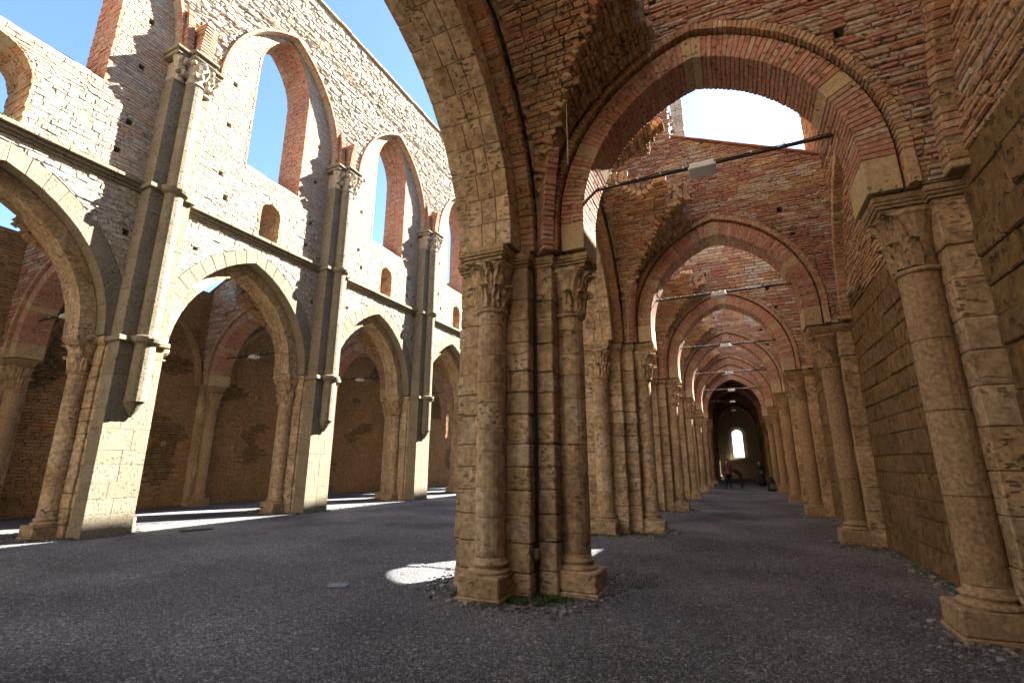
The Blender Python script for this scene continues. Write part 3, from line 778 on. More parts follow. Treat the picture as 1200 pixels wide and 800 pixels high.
# ------------------------------------------------------------------ transverse arches over the aisles (local origin: pier centre; aisle towards +x)
fT = Frame((0, 0, 0), (1, 0, 0), (0, -1, 0))    # u = x, depth d towards -y
TC = 2.91
def roofline(x): return 10.12 - (x - 2.09) * .46 if x > 2.09 else 12.6
def make_transverse(label, near, group='brick transverse arches over the aisles'):
    t = thing('transverse_arch', label, 'brick arch', group=group)
    ar = Arch(TC, 1.66, .55, 4.98)
    ring(t, fT, ar, 0, .335, -.34, .34, 46, 'voussoir', name='voussoir', split=2, stones=(.32, .96) , ch=.007, gap=.004, jit=.003, legs=.43, tj=.004, lim=300 if near else 0, stonemat='mortar2')
    ring(t, fT, ar, .365, .48, -.43, .43, 56, 'brown', name='header_brick', split=2, legs=.43, ch=.008, gap=.005, jit=.004, tj=.004, lim=300 if near == 1 else 0, stonemat='brown', stuffname='header_course')
    mb = MB(); ops = [Arch(TC, 1.66, .55, 4.98, .49, -1)]; put = [Rect(4.35, 4.47, 7.35, 7.5), Rect(1.25, 1.37, 8.9, 9.05), Rect(4.55, 4.66, 6.7, 6.82), Rect(2.4, 2.5, 8.2, 8.32)]
    Ls = levels(ZI + .01, 8.45, .15, ops)
    wall_core(mb, fT, .56, 5.42, ZI + .01, 8.4, ops, .18, -.18, .15); wall_core(mb, fT, .56, 5.42, ZI + .01, 8.4, ops + put, .36, .18, .15); wall_core(mb, fT, .56, 5.42, ZI + .01, 8.4, ops + put, -.18, -.36, .15)
    # sloped top
    xs = [.56, 2.09, 5.42]
    P = [Vector((2.09, -.36, 8.4)), Vector((5.42, -.36, 8.4)), Vector((5.42, .36, 8.4)), Vector((2.09, .36, 8.4)), Vector((2.09, -.36, 10.12)), Vector((5.42, -.36, 8.59)), Vector((5.42, .36, 8.59)), Vector((2.09, .36, 10.12))]
    mb.add(*hexa(P)); mb.add(*hexa(box8(.56, 2.09, -.36, .36, 8.4, 12.5)))
    mb.build('core', 'core', t)
    st = Stones()
    def tm(u, v):
        q = noise.noise(Vector((u * .6, v * 1.4, 2))) + .5 * noise.noise(Vector((u * 2.5, v * 3, 5)))
        return 'brick' if q < .1 else ('brown' if q < .33 else 'greystone')
    nm = lambda m: 'brick' if m != 'greystone' else 'stone_block'
    for sgn in (1, -1):
        fr = Frame((0, 0, 0), (1, 0, 0), (0, -sgn, 0))
        hh = .068 if near and sgn > 0 else .12
        masonry(st, fr, .56, 5.4, ZI + .02, 12.5, ops + put, hh, (.14, .34) if hh < .1 else (.25, .6), (.37, .405), .011, tm, nm, .006, base=.35, simple=not (near and sgn > 0),
                keep=lambda u, v: v < roofline(u) - .02, cam=Vector((2.95, -Y0, 1.6)), hvar=.12)
    st.finish(t, 300 if near else 0, kindname='brickwork')
    # tiles along the sloping head
    x = 2.12
    while x < 5.3:
        z = roofline(x); z2 = roofline(x + .3)
        MB().add(*bevel_hexa([Vector(p) for p in ((x, -.46, z), (x + .33, -.46, z2), (x + .33, .46, z2), (x, .46, z), (x, -.46, z + .06), (x + .33, -.46, z2 + .04), (x + .33, .46, z2 + .04), (x, .46, z + .06))], .01, .006)).build('roof_tile', 'tile', t)
        x += .31
    # rib stubs and springer webs of the fallen vault
    W = []; sh = MB()
    vault_web(W, sh, 0, .60, 5.2, -.44, -B / 2, -1, R=1.95)
    vault_web(W, sh, 0, .60, 5.2, .44, B / 2, 1, R=1.6)
    sh.build('vault_core', 'core', t, kind='stuff')
    W.sort(key=lambda a: (a[1] - Vector((2.95, -Y0, 1.6))).length)
    if near == 1:
        for (g, c) in W[:300]: MB().add(*g).build('vault_brick', 'brown', t)
        W = W[300:]
    mb = MB()
    for (g, c) in W: mb.add(*g)
    mb.build('broken_vault', 'brown', t, kind='stuff')
    rib_stub(t, .70, -.44, .7, -.8, 5.95, 'voussoir'); 
    if near: rib_stub(t, .70, .44, .7, .8, 5.6, 'voussoir')
    return t
M['mortar2'] = stone_mat('grey_voussoir_stone', [(0, (0.421, 0.319, 0.187)), (1, (0.477, 0.375, 0.228))], coarse=2, fine=14, bump=.6, pits=14, stain=(.33, .26, .18), grain=.14)
M['greystone'] = stone_mat('grey_wall_stone', [(0, (0.455, 0.390, 0.302)), (.5, (0.564, 0.487, 0.388)), (1, (0.394, 0.329, 0.241))], coarse=2, fine=12, bump=.9, dist=.03, pits=12, stain=(.26, .20, .14), grain=.18)
tr = [make_transverse('wide red brick arch across the aisle, nearest, framing the white sky', 1)]
tr[0].location = (XR, Y0, 0)
tB = make_transverse('brick arch across the aisle, second from the camera, with pale keystones', 2); tB.location = (XR, Y0 + B, 0)
tF = make_transverse('brick arch across the aisle, third from the camera', 0); tF.location = (XR, Y0 + 2 * B, 0)
for k in range(3, 9): dup(tF, (XR, Y0 + k * B, 0), 0, 'brick arch across the aisle, %s from the camera in the receding row' % ord_[k])
dup(tF, (XR, Y0 - B - SH, 0), 0, 'brick arch across the aisle overhead, just behind the camera')
ll = ['arch of the left aisle behind the arch cut by the left edge', 'dark brick arch inside the left aisle, seen through the arch at the left edge', 'brick arch with a pale stone band seen through the first full arch on the left',
      'brick arch of the left aisle seen through the second full arch', 'last visible brick arch of the left aisle, beside the central pier']
for i, k in enumerate(range(-1, 4)): dup(tF, (XL, YL + k * B, 0), PI, ll[i])

# ------------------------------------------------------------------ aisle outer walls with responds
def make_respond(label):
    """half column against an outer wall, local x=0 at the wall face, column towards -x"""
    t = thing('wall_pier', label, 'half column', group='half columns along the aisle walls')
    MB().add(*hexa(box8(-.24, .1, -.31, .31, 0, ZI - .02))).build('core', 'mortar', t)
    z = 0.
    while z < ZC[1] - .02:
        zz = z + random.uniform(.3, .5)
        if ZC[1] - zz < .2: zz = ZC[1]
        i = random.uniform(-.005, .005)
        MB().add(*bevel_hexa(box8(-.27 - i, .12, -.34 - i, .34 + i, z + .003, zz - .003), .012, .005)).build('stone_block', 'ashlar', t)
        z = zz
    column(t, -.43, 0, .188, 0, ZC[0], 'ashlar2', (-1, 0), cap=ZC, hd=.7)
    abacus(t, -.78, .02, -.27, .27, ZC[1], ZI, 'ashlar2', zoff=.004); abacus(t, -.34, .12, -.38, .38, ZC[1], ZI, 'ashlar2', zoff=-.012)
    # formeret brick springing along the wall
    return t
M['ashlar2'] = stone_mat('grey_tan_column_stone', [(0, (0.323, 0.225, 0.132)), (.5, (0.366, 0.264, 0.161)), (1, (0.288, 0.200, 0.115))], coarse=1.6, fine=22, bump=.6, dist=.015, pits=0, stain=(.22, .15, .085), stain_amt=.4, grain=.2)
XW = 2.45
rT = make_respond('grey half column on the right aisle wall nearest the camera, on a tall dark base'); rT.location = (XW, Y0, 0)
for k in range(1, 9): dup(rT, (XW, Y0 + k * B, 0), 0, 'half column along the right aisle wall, %s from the camera' % ord_[k])
dup(rT, (XW, Y0 - B - SH, 0), 0, 'half column on the right aisle wall beside the camera')
XWL = XL - (XW - XR)
ll = ['half column on the left aisle wall beyond the frame edge', 'half column in the dark left aisle, seen through the arch at the left edge', 'half column on the left aisle wall, seen through the first full arch',
      'half column on the left aisle wall, seen through the second full arch', 'half column on the left aisle wall beside the central pier']
for i, k in enumerate(range(-1, 4)): dup(rT, (XWL, YL + k * B, 0), PI, ll[i])
# right aisle wall
aw = thing('aisle_wall', 'dark stone block and brick wall along the right side of the aisle', 'wall')
frW = Frame((XW, 0, 0), (0, 1, 0), (-1, 0, 0))
mb = MB(); mb.add(*hexa(box8(XW + .02, XW + 1.4, -6, 13.55, -.1, 11.8))); mb.add(*hexa(box8(XW + .02, XW + 1.4, 13.55, 58, -.1, 8.3))); mb.build('core', 'core', aw)  # tall stretch carried past its bay, shaped to block a sun streak
st = Stones()
rH = random.Random(9); WH = [Rect(5.25, 5.42, 3.38, 3.6), Rect(4.75, 4.95, 3.3, 3.55), Rect(3.9, 4.1, 4.35, 4.6), Rect(9.2, 9.36, 5.6, 5.8), Rect(14.9, 15.06, 5.6, 5.8), Rect(8.4, 8.55, 1.9, 2.05)]
masonry(st, frW, -4, 7.2, 0, 4.72, WH, .36, (.5, 1.1), (.0, .035), .014, 'wallstone', 'stone_block', .008, hvar=.25)
masonry(st, frW, 7.2, 26, 0, 4.72, WH, .33, (.45, .95), (.0, .03), .014, 'wallstone', 'stone_block', .008, hvar=.2)
masonry(st, frW, 26, 57, 0, 4.72, [], .33, (.6, 1.2), (.0, .03), .014, 'wallstone', 'stone_block', .008, simple=True)
st.finish(aw, 300, kindname='block_masonry')
st = Stones()
def wm(u, v):
    q = noise.noise(Vector((u * .5, v * 1.1, 7))) + .4 * noise.noise(Vector((u * 2, v * 2, 1)))
    return 'brown' if q < .15 else ('brick' if q < .4 else 'wallstone')
masonry(st, frW, 0, 7.2, 4.72, 9.5, WH, .078, (.16, .36), (.0, .03), .012, wm, 'brick', .008, hvar=.15)
WH.append(Rect(13.55, 60, 8.3, 12)); masonry(st, frW, 7.2, 26, 4.72, 11.5, WH, .078, (.2, .4), (.0, .03), .012, wm, 'brick', .008, simple=True)
masonry(st, frW, 26, 50, 4.72, 8.3, [], .16, (.4, .8), (.0, .03), .012, wm, 'brick', .008, simple=True)
st.finish(aw, 300, kindname='brickwork')
# wall ribs (formerets) against the right wall and broken springer stones
for k in range(-1, 5):
    ring(aw, Frame((XW, 0, 0), (0, 1, 0), (-1, 0, 0)), Arch(Y0 + B * k + B / 2, 2.38, .8, ZI + .02), 0, .2, -.02, .17, 48, 'brown', name='wall_rib_brick', lim=300 if k < 1 else 0, stuffname='wall_rib', ch=.01, gap=.006, jit=.006, tj=.012, stonemat='brown')
# left aisle outer wall
al = thing('aisle_wall', 'shaded brown brick wall at the back of the left aisle, seen through the sunlit arches', 'wall')
frWL = Frame((XWL, 0, 0), (0, 1, 0), (1, 0, 0))
mb = MB(); mb.add(*hexa(box8(XWL - 1.2, XWL - .02, -3, 45, -.1, 8.5))); mb.build('core', 'core', al)
st = Stones(); LH = [Rect(u - .09, u + .09, z, z + .2) for k in range(0, 4) for u, z in ((YL + B * k + 1.4, 2.1), (YL + B * k + 2.3, 4.3), (YL + B * k + 3.9, 4.3), (YL + B * k + 4.6, 2.2), (YL + B * k + 2.9, 6.3))]
masonry(st, frWL, 2, 40, 0, 8.5, LH, .1, (.2, .45), (.0, .03), .012, lambda u, v: 'leftbrick' if noise.noise(Vector((u * .5, v, 7))) < .3 else 'wallstone', 'brick', .008, simple=True, hvar=.1)
M['leftbrick'] = stone_mat('brown_ochre_brick', [(0, (.38, .215, .11)), (.4, (.42, .28, .155)), (.7, (.35, .225, .115)), (1, (.40, .19, .10))], coarse=.7, fine=12, bump=.9, dist=.03, pits=12, stain=(.22, .155, .075), stain_amt=.6, grain=.18)
st.finish(al, 0, kindname='brickwork')
for k in range(0, 4):
    ring(al, frWL, Arch(YL + B * k + B / 2, 2.38, .8, ZI + .02), 0, .2, -.02, .17, 40, 'leftbrick', name='wall_rib_brick', lim=0, stuffname='wall_rib', ch=.01, gap=.006, jit=.006, tj=.012, stonemat='brown')
# ------------------------------------------------------------------ tie rods
def make_rod(label):
    t = thing('tie_rod', label, 'iron tie rod', group='iron tie rods under the arches')
    x0, x1 = 1.22, 4.6; z = 5.68
    mb = MB(); n = 8; vs = []
    for x in (x0, x1):
        for k in range(n): an = 2 * PI * k / n; vs.append(Vector((x, .021 * math.cos(an), z + .021 * math.sin(an))))
    mb.add(vs, [tuple(reversed(range(n))), tuple(range(n, 2 * n))] + [(k, (k + 1) % n, (k + 1) % n + n, k + n) for k in range(n)]); mb.build('rod', 'iron', t)
    for xa in (x0 - .02, x1 - .1): MB().add(*bevel_hexa(box8(xa, xa + .12, -.07, .07, z - .09, z + .09), .01, 0)).build('anchor', 'iron', t)
    # flat floodlight hung at the middle
    MB().add(*bevel_hexa(box8(2.72, 3.04, -.14, .12, z - .06, z - .005), .012, 0)).build('lamp_housing', 'white', t)
    MB().add(*bevel_hexa(box8(2.70, 3.06, -.16, .14, z - .105, z - .065), .01, 0)).build('lamp_rim', 'white', t)
    for x in (1.5, 1.65, 1.85, 1.98, 2.3, 2.62, 2.75, 2.9, 3.02, 3.5, 3.9):
        MB().add(*bevel_hexa(box8(x, x + .022, -.02, .02, z + .022, z + .055), .004, 0)).build('cable_clip', 'white', t)
    # thin cable lying along the rod
    mb = MB(); vs = []; xs = np.linspace(x0, x1, 24)
    for x in xs:
        zz = z + .036 + .008 * math.sin(x * 9)
        for k in range(4): vs.append(Vector((x, .012 * math.cos(k * PI / 2), zz + .008 * math.sin(k * PI / 2))))
    mb.add(vs, [(i * 4 + k, i * 4 + (k + 1) % 4, (i + 1) * 4 + (k + 1) % 4, (i + 1) * 4 + k) for i in range(23) for k in range(4)]); mb.build('cable', 'iron', t)
    return t
oT = make_rod('iron tie rod across the nearest brick arch with a white lamp at its middle'); oT.location = (XR, Y0 + .12, 0)
for k in range(1, 7): dup(oT, (XR, Y0 + k * B, 0), 0, 'iron tie rod across the %s brick arch of the aisle' % ord_[k])
for i, k in enumerate(range(0, 4)): dup(oT, (XL, YL + k * B, 0), PI, ['iron tie rod in the left aisle seen through the arch at the left edge', 'iron tie rod with lamp seen through the first full arch on the left', 'iron tie rod with lamp seen through the second full arch on the left', 'iron tie rod in the left aisle beside the central pier'][i])
# ------------------------------------------------------------------ far vaulted part of the aisle, end wall, buildings behind
def far_part():
    t = thing('aisle_vault', 'dark intact vault over the far end of the aisle', 'vault')
    mb = MB(); y0, y1 = Y0 + 5 * B, 57; n = 14
    a, c = 2.35, .9; R = a + c; ph = math.acos(c / R)
    ins = []; outs = []
    for s in (-1, 1):
        r_ = [(TC + XR + s * (R * math.cos(ph * i / n) - c), ZI + .3 + R * math.sin(ph * i / n)) for i in range(n + 1)]
        ins += r_ if s < 0 else r_[::-1]
    for (xa, za), (xb, zb) in zip(ins, ins[1:]):
        if abs(xa - xb) + abs(za - zb) < 1e-5: continue
        mb.add(*hexa([Vector((xa, y0, za)), Vector((xb, y0, zb)), Vector((xb, y1, zb)), Vector((xa, y1, za)), Vector((xa, y0, za + .5)), Vector((xb, y0, zb + .5)), Vector((xb, y1, zb + .5)), Vector((xa, y1, za + .5))]))
    mb.build('vault', 'brown', t)
    e = thing('end_wall', 'far wall closing the aisle with a tall bright round-headed window', 'wall')
    mb = MB(); fr = Frame((0, 56, 0), (1, 0, 0), (0, -1, 0)); op = [Arch(-.05, .62, .02, 5.0, 0, 2.1)]
    # splayed: three layers
    for i, (d0, d1) in enumerate(((0, -.25), (-.25, -.5), (-.5, -.75), (-.75, -1.0))):
        wall_core(mb, fr, -4, 4, 0, 12, [Arch(-.05, .82 - .11 * i, .02, 4.4 + .02 * i, 0, 1.9 + .07 * i)], d0, d1, .12)
    mb.build('core', 'rubble', e)
    s = MB(); s.add(*bevel_hexa(box8(-1.1, 1.0, 55.6, 56, 1.72, 1.9), .03, .01)); s.build('sill', 'rubble', e)
    # nave side: blind wall behind the aisle end so no sky shows between the piers
    b = thing('transept_wall', 'plain masonry wall of the transept behind the far piers', 'wall')
    mb = MB(); mb.add(*hexa(box8(XR - 1.2, XR - .7, 40, 56, 0, 12))); mb.build('core', 'core', b)
    tw = thing('masonry_tower', 'slim stone buttress tower rising beyond the aisle against the white sky', 'tower')
    tx0, tx1 = -1.15, -.72
    mb = MB(); mb.add(*hexa(box8(tx0, tx1, 18.05, 18.6, 9.3, 17))); mb.build('core', 'core', tw)
    st = Stones(); masonry(st, Frame((0, 18.05, 0), (1, 0, 0), (0, -1, 0)), tx0, tx1, 9.3, 17, [], .25, (.2, .4), (0, .03), .015, 'greystone', 'stone_block', .006)
    masonry(st, Frame((tx1, 0, 0), (0, 1, 0), (1, 0, 0)), 18.05, 18.6, 9.3, 17, [], .25, (.3, .5), (0, .03), .015, 'rubble', 'stone_block', .006)
    st.finish(tw, 300)
    MB().add(*bevel_hexa(box8(tx1 + .03, tx1 + .5, 18.1, 18.55, 9.0, 13.2), .02, .01)).build('stone_cap', 'greystone', tw)
far_part()
# entrance facade behind the camera closes the building
fc = thing('facade_wall', 'inner face of the entrance front behind the camera', 'wall')
mb = MB(); fr = Frame((0, -5.6, 0), (1, 0, 0), (0, 1, 0))
wall_core(mb, fr, XWL, XW + 1, 0, 19, [Arch((XR + XL) / 2, 1.5, .5, 4, 0, -1)], 0, -1.2, .3); mb.build('core', 'rubble', fc)
# ------------------------------------------------------------------ ground
gx = MB(); gx.add([Vector(p) for p in ((-600, -600, 0), (600, -600, 0), (600, 900, 0), (-600, 900, 0))], [(0, 1, 2, 3)])
g = gx.build('gravel_ground', 'gravel', None, 'structure')
# pebbles near the camera
def pebbles(n, name, lo, hi):
    r = np.random.RandomState(4)
    ang = r.uniform(YAW - .86, YAW + .86, n * 3); d = lo + (hi - lo) * r.uniform(0, 1, n * 3) ** .8
    x = -np.sin(ang) * d; y = np.cos(ang) * d
    ok = (x < XW - .1) & ~((np.abs(x - XR) < .7) & (np.abs(y - Y0) < .6)); x, y = x[ok][:n], y[ok][:n]; n = len(x)
    base = np.array([(1, 0, 0), (0, 1, 0), (-1, 0, 0), (0, -1, 0), (0, 0, 1), (.0, .0, -1)], float)
    tri = np.array([(0, 1, 4), (1, 2, 4), (2, 3, 4), (3, 0, 4)])
    s = r.uniform(.004, .0125, (n, 1, 1)) * (1 + (r.uniform(0, 1, (n, 1, 1)) > .97) * .9)
    an = r.uniform(0, 2 * PI, n); ca, sa = np.cos(an)[:, None], np.sin(an)[:, None]
    P = base[None, :5] * np.stack([r.uniform(.7, 1.5, n), r.uniform(.6, 1.1, n), r.uniform(.4, .9, n)], 1)[:, None, :] + r.uniform(-.25, .25, (n, 5, 3)) * np.array([1, 1, .4])
    P = P * s; X = P[:, :, 0] * ca - P[:, :, 1] * sa + x[:, None]; Y = P[:, :, 0] * sa + P[:, :, 1] * ca + y[:, None]; Z = P[:, :, 2] + .002
    V = np.stack([X, Y, Z], 2).reshape(-1, 3); F = (tri[None] + (np.arange(n) * 5)[:, None, None]).reshape(-1, 3)
    me = bpy.data.meshes.new(name); me.vertices.add(len(V)); me.vertices.foreach_set('co', V.astype(np.float32).ravel())
    me.loops.add(F.size); me.loops.foreach_set('vertex_index', F.astype(np.int32).ravel())
    me.polygons.add(len(F)); me.polygons.foreach_set('loop_start', np.arange(0, F.size, 3, dtype=np.int32)); me.update(calc_edges=True)
    a = me.attributes.new('tint', 'FLOAT', 'FACE'); a.data.foreach_set('value', np.repeat(r.uniform(0, 1, n), 4).astype(np.float32))
    me.materials.append(M['pebble']); o = link(name, me, None, 'stuff'); o['label'] = 'loose grey gravel pebbles over the floor of the ruin'; o['category'] = 'gravel'
pebbles(130000, 'gravel_pebbles', 1.6, 13)
def foot_stones():
    r = random.Random(12); mb = MB()
    def one(x, y):
        s_ = r.uniform(.006, .022) * (1 if r.random() < .93 else 1.8); c = Vector((x, y, s_ * .35))
        P = [c + Vector((a * s_ * r.uniform(.7, 1.3), b * s_ * r.uniform(.6, 1.1), q * s_ * .7)) for q in (-1, 1) for a, b in ((-1, -1), (1, -1), (1, 1), (-1, 1))]
        mb.add(*hexa(P), r.random())
    for (cx, cy) in [(XR, Y0), (XR, Y0 + B), (XR, Y0 + 2 * B)] + [(XL, YL + k * B) for k in range(0, 3)]:
        for i in range(900):
            a = r.uniform(0, 2 * PI); q = 1 + abs(r.gauss(0, .14)); one(cx + (.15 if cx == XR else -.15) + 1.08 * q * math.cos(a), cy + 1.0 * q * math.sin(a))
    for i in range(3500): one(XW - .03 - abs(r.gauss(0, .10)), r.uniform(3, 26))
    for k in range(0, 3):
        for i in range(500): one(XW - .35 + r.gauss(0, .22) - .15, Y0 + k * B + r.gauss(0, .33))
    o = mb.build('loose_stones', 'pebble', None, 'stuff'); o['label'] = 'loose chips of stone gathered along the feet of piers and wall'; o['category'] = 'loose stones'
foot_stones()
# grass at the pier feet
def grass(name, spots, label):
    mb = MB(); r = random.Random(2)
    for (x, y, rx, ry, n, *zz) in spots:
        for i in range(n):
            an = r.uniform(0, 2 * PI); q = math.sqrt(r.random()); px, py = x + rx * q * math.cos(an), y + ry * q * math.sin(an)
            h = r.uniform(.015, .06); a = r.uniform(0, 2 * PI); l = Vector((math.cos(a), math.sin(a), 0)) * h * .6; wv = Vector((-math.sin(a), math.cos(a), 0)) * .006
            p = Vector((px, py, zz[0] if zz else 0)); mb.add([p - wv, p + wv, p + l * .4 + wv * .7 + Vector((0, 0, h * .7)), p + l + Vector((0, 0, h))], [(0, 1, 2), (0, 2, 3)])
    o = mb.build(name, 'leaf', None, 'stuff'); o['label'] = label; o['category'] = 'grass'
grass('grass', [(XR + .45, Y0 - .75, .35, .14, 500), (XR + .75, Y0 - .5, .3, .12, 400), (XR + .2, Y0 - 1.05, .3, .08, 150), (XR + .0, Y0 + B - 1.05, .5, .2, 500), (XR + .8, Y0 + B - .5, .6, .3, 400), (XR + 1.9, Y0 + B - 1.9, .6, .5, 160),
                (XR + 1.4, Y0 + .9, .5, .6, 260)] + [(XN + .3, YL + B * k, .25, .8, 500) for k in range(0, 4)] + [(XN + .2, YL + B * 1 + 2, .12, 2.5, 300), (XR - .5, Y0 - .72, .3, .1, 200), (XW - .1, 9.5, .08, 2.2, 260), (XW - .5, Y0 + B - .4, .25, .12, 120), (XN + .15, 3.2, .06, .35, 260, 8.62), (XN + .15, 10.2, .05, .3, 90, 8.62), (XR + 3.6, Y0 + 2.2, .8, .5, 90)], 'short tufts of green grass round the feet of the piers')
# flush lamp covers in the gravel
def cover(x, y, sx, sy, rz, label, m='glass'):
    t = thing('floor_light_cover', label, 'floor light', (x, y, 0), rz, 'floor light covers set in the gravel')
    MB().add(*bevel_hexa(box8(-sx, sx, -sy, sy, -.05, .018), .006, 0)).build('frame', 'iron' if m == 'iron' else 'grey_cloth', t)
    MB().add(*bevel_hexa(box8(-sx * .88, sx * .88, -sy * .86, sy * .86, .0, .022), .004, 0)).build('glass', m, t)
cover(-5.05, 5.40, .14, .11, .35, 'square glass floor light cover in the gravel left of the sun patch')
cover(-4.9, 6.9, .13, .1, .35, 'glass floor light cover behind, close to the left side of the central pier')
cover(-12.2, 8.1, .35, .14, 1.2, 'dark slot cover in the gravel in front of the first sunlit arch', 'iron')
# drain pipe in the groove of the central pier
t = thing('cable_conduit', 'thin dark conduit running down the corner groove of the central pier', 'conduit')
mb = MB(); mb.add(*lathe([(.022, 0), (.022, ZC[1])], XR + .505, Y0 - .40, 8)); mb.build('pipe', 'iron', t)
MB().add(*bevel_hexa(box8(XR + .48, XR + .54, Y0 - .47, Y0 - .38, .42, .55), .01, 0)).build('junction_box', 'mortar', t)
# hanging wire in front of the vault
t = thing('hanging_wire', 'thin pale wire hanging from the broken vault beside the big arch', 'wire')
mb = MB(); A_, B_ = Vector((-1.6, 5.2, 8.6)), Vector((-1.75, 5.65, 5.6)); vs = []
for i in range(9):
    p = A_.lerp(B_, i / 8) + Vector((0, 0, -.05 * math.sin(PI * i / 8)))
    for k in range(4): vs.append(p + Vector((.004 * math.cos(k * PI / 2), .004 * math.sin(k * PI / 2), 0)))
mb.add(vs, [(i * 4 + k, i * 4 + (k + 1) % 4, (i + 1) * 4 + (k + 1) % 4, (i + 1) * 4 + k) for i in range(8) for k in range(4)]); mb.build('wire', 'white', t)
# ------------------------------------------------------------------ people
def skinfig(name, joints, edges, mat, parent):
    me = bpy.data.meshes.new(name); me.from_pydata([j[:3] for j in joints], edges, []); me.materials.append(M[mat])
    o = link(name, me, parent); sk = o.modifiers.new('skin', 'SKIN'); me.skin_vertices or None
    if not me.skin_vertices:
        me.attributes
    for i, j in enumerate(joints):
        d = me.skin_vertices[0].data[i]; d.radius = (j[3], j[3] if len(j) < 5 else j[4]); d.use_root = (i == 0)
    sb = o.modifiers.new('sub', 'SUBSURF'); sb.levels = 1; sb.render_levels = 2
    return o
def loft(rings, n=12):
    vs, fs = [], []
    for (x, y, z, rx, ry) in rings:
        for k in range(n): an = 2 * PI * k / n; vs.append(Vector((x + rx * math.cos(an), y + ry * math.sin(an), z)))
    for i in range(len(rings) - 1):
        for k in range(n): a, b = i * n + k, i * n + (k + 1) % n; fs.append((a, b, b + n, a + n))
    fs.append(tuple(reversed(range(n)))); fs.append(tuple(range((len(rings) - 1) * n, len(rings) * n)))
    return vs, fs
def hands(sk, parent, wrist, dirv):
    """palm and five short fingers"""
    d = Vector(dirv).normalized(); s = d.cross(Vector((0, 0, 1)));
    if s.length < .1: s = Vector((1, 0, 0))
    s.normalize(); w = Vector(wrist); mb = MB(); up = d.cross(s)
    def seg(a, b, r): 
        vs = []
        for p, q in ((a, r), (b, r * .8)):
            for k in range(6): an = k * PI / 3; vs.append(p + (s * math.cos(an) + up * math.sin(an)) * q)
        mb.add(vs, [(k, (k + 1) % 6, (k + 1) % 6 + 6, k + 6) for k in range(6)] + [tuple(reversed(range(6))), tuple(range(6, 12))])
    P = [w - s * .035 - up * .012, w + s * .035 - up * .012, w + s * .035 + up * .012, w - s * .035 + up * .012]
    mb.add(P + [p + d * .09 for p in P], BOXF)
    for i, L in enumerate((.06, .075, .08, .07)):
        a = w + d * .088 + s * (-.028 + i * .019); seg(a, a + d * L * .55 + up * .006, .009); seg(a + d * L * .55 + up * .006, a + d * L + up * .022, .008)
    a = w + d * .03 - s * .035; seg(a, a + d * .05 - s * .03, .01)
    mb.build('hand', 'skin', parent)
def head(parent, x, y, z, hair='hair', face=(0, -1), tail=False):
    h = loft([(x, y, z - .02, .045, .05), (x, y, z + .02, .062, .07), (x, y, z + .07, .075, .092), (x, y, z + .12, .078, .098), (x, y, z + .17, .07, .088), (x, y, z + .205, .04, .05), (x, y, z + .215, .01, .012)], 14)
    hd = MB().add(*h).build('head', 'skin', parent, smooth=True)
    fx, fy = face; sx, sy = -fy, fx
    f = lambda a, b, c: Vector((x + fx * a + sx * b, y + fy * a + sy * b, z + c))
    MB().add([f(.088, -.014, .075), f(.088, .014, .075), f(.115, 0, .078), f(.092, 0, .115)], [(0, 1, 2), (0, 2, 3), (1, 3, 2)]).build('nose', 'skin', hd)
    for s in (-1, 1):
        MB().add(*bevel_hexa([f(a, b, c) for c in (.105, .117) for a, b in ((.07, s * .03 - .012), (.09, s * .03 - .012), (.09, s * .03 + .012), (.07, s * .03 + .012))], .002, 0)).build('eye', 'hair', hd)
        MB().add(*bevel_hexa([f(a, b, c) for c in (.08, .125) for a, b in ((-.015, s * .07), (.015, s * .07), (.015, s * .088), (-.015, s * .088))], .004, 0)).build('ear', 'skin', hd)
    MB().add(*bevel_hexa([f(a, b, c) for c in (.043, .053) for a, b in ((.07, -.024), (.088, -.024), (.088, .024), (.07, .024))], .002, 0)).build('mouth', 'red_cloth', hd)
    bx, by = x - fx * .018, y - fy * .018
    MB().add(*loft([(bx - fx * .04, by - fy * .04, z + (-.08 if tail else .04), .05, .05), (bx - fx * .02, by - fy * .02, z + .08, .082, .088), (bx, by, z + .14, .09, .102), (bx, by, z + .19, .08, .092), (bx, by, z + .225, .045, .05), (bx, by, z + .235, .01, .01)], 12)).build('hair', hair, parent, smooth=True)
def person_standing(label, x, y, rz, top, bottom):
    t = thing('person', label, 'person', (x, y, 0), rz, 'visitors at the far end of the aisle')
    J = [(0, 0, .95, .15, .11), (0, 0, 1.15, .13, .10), (0, 0, 1.38, .17, .10), (0, 0, 1.47, .06), (0, 0, 1.56, .05),
         (.19, 0, 1.42, .055), (.24, .0, 1.15, .045), (.22, -.16, .98, .033), (-.19, 0, 1.42, .055), (-.24, 0, 1.15, .045), (-.2, -.2, 1.05, .033),
         (.09, 0, .88, .09), (.10, -.02, .5, .065), (.11, .02, .09, .045), (.11, -.13, .04, .04), (-.09, 0, .88, .09), (-.10, .05, .5, .065), (-.12, .12, .09, .045), (-.12, -.03, .04, .04)]
    E = [(0, 1), (1, 2), (2, 3), (3, 4), (2, 5), (5, 6), (6, 7), (2, 8), (8, 9), (9, 10), (0, 11), (11, 12), (12, 13), (13, 14), (0, 15), (15, 16), (16, 17), (17, 18)]
    skinfig('body', J, E, bottom, t)
    MB().add(*loft([(0, 0, .86, .19, .135), (0, 0, 1.05, .165, .125), (0, 0, 1.3, .2, .13), (0, 0, 1.42, .2, .12), (0, 0, 1.49, .09, .08)], 14)).build('shirt', top, t, smooth=True)
    hands(None, t, (.22, -.18, .96), (0, -.6, -.6)); hands(None, t, (-.2, -.22, 1.04), (0, -.9, -.2))
    head(t, 0, -.01, 1.55); return t
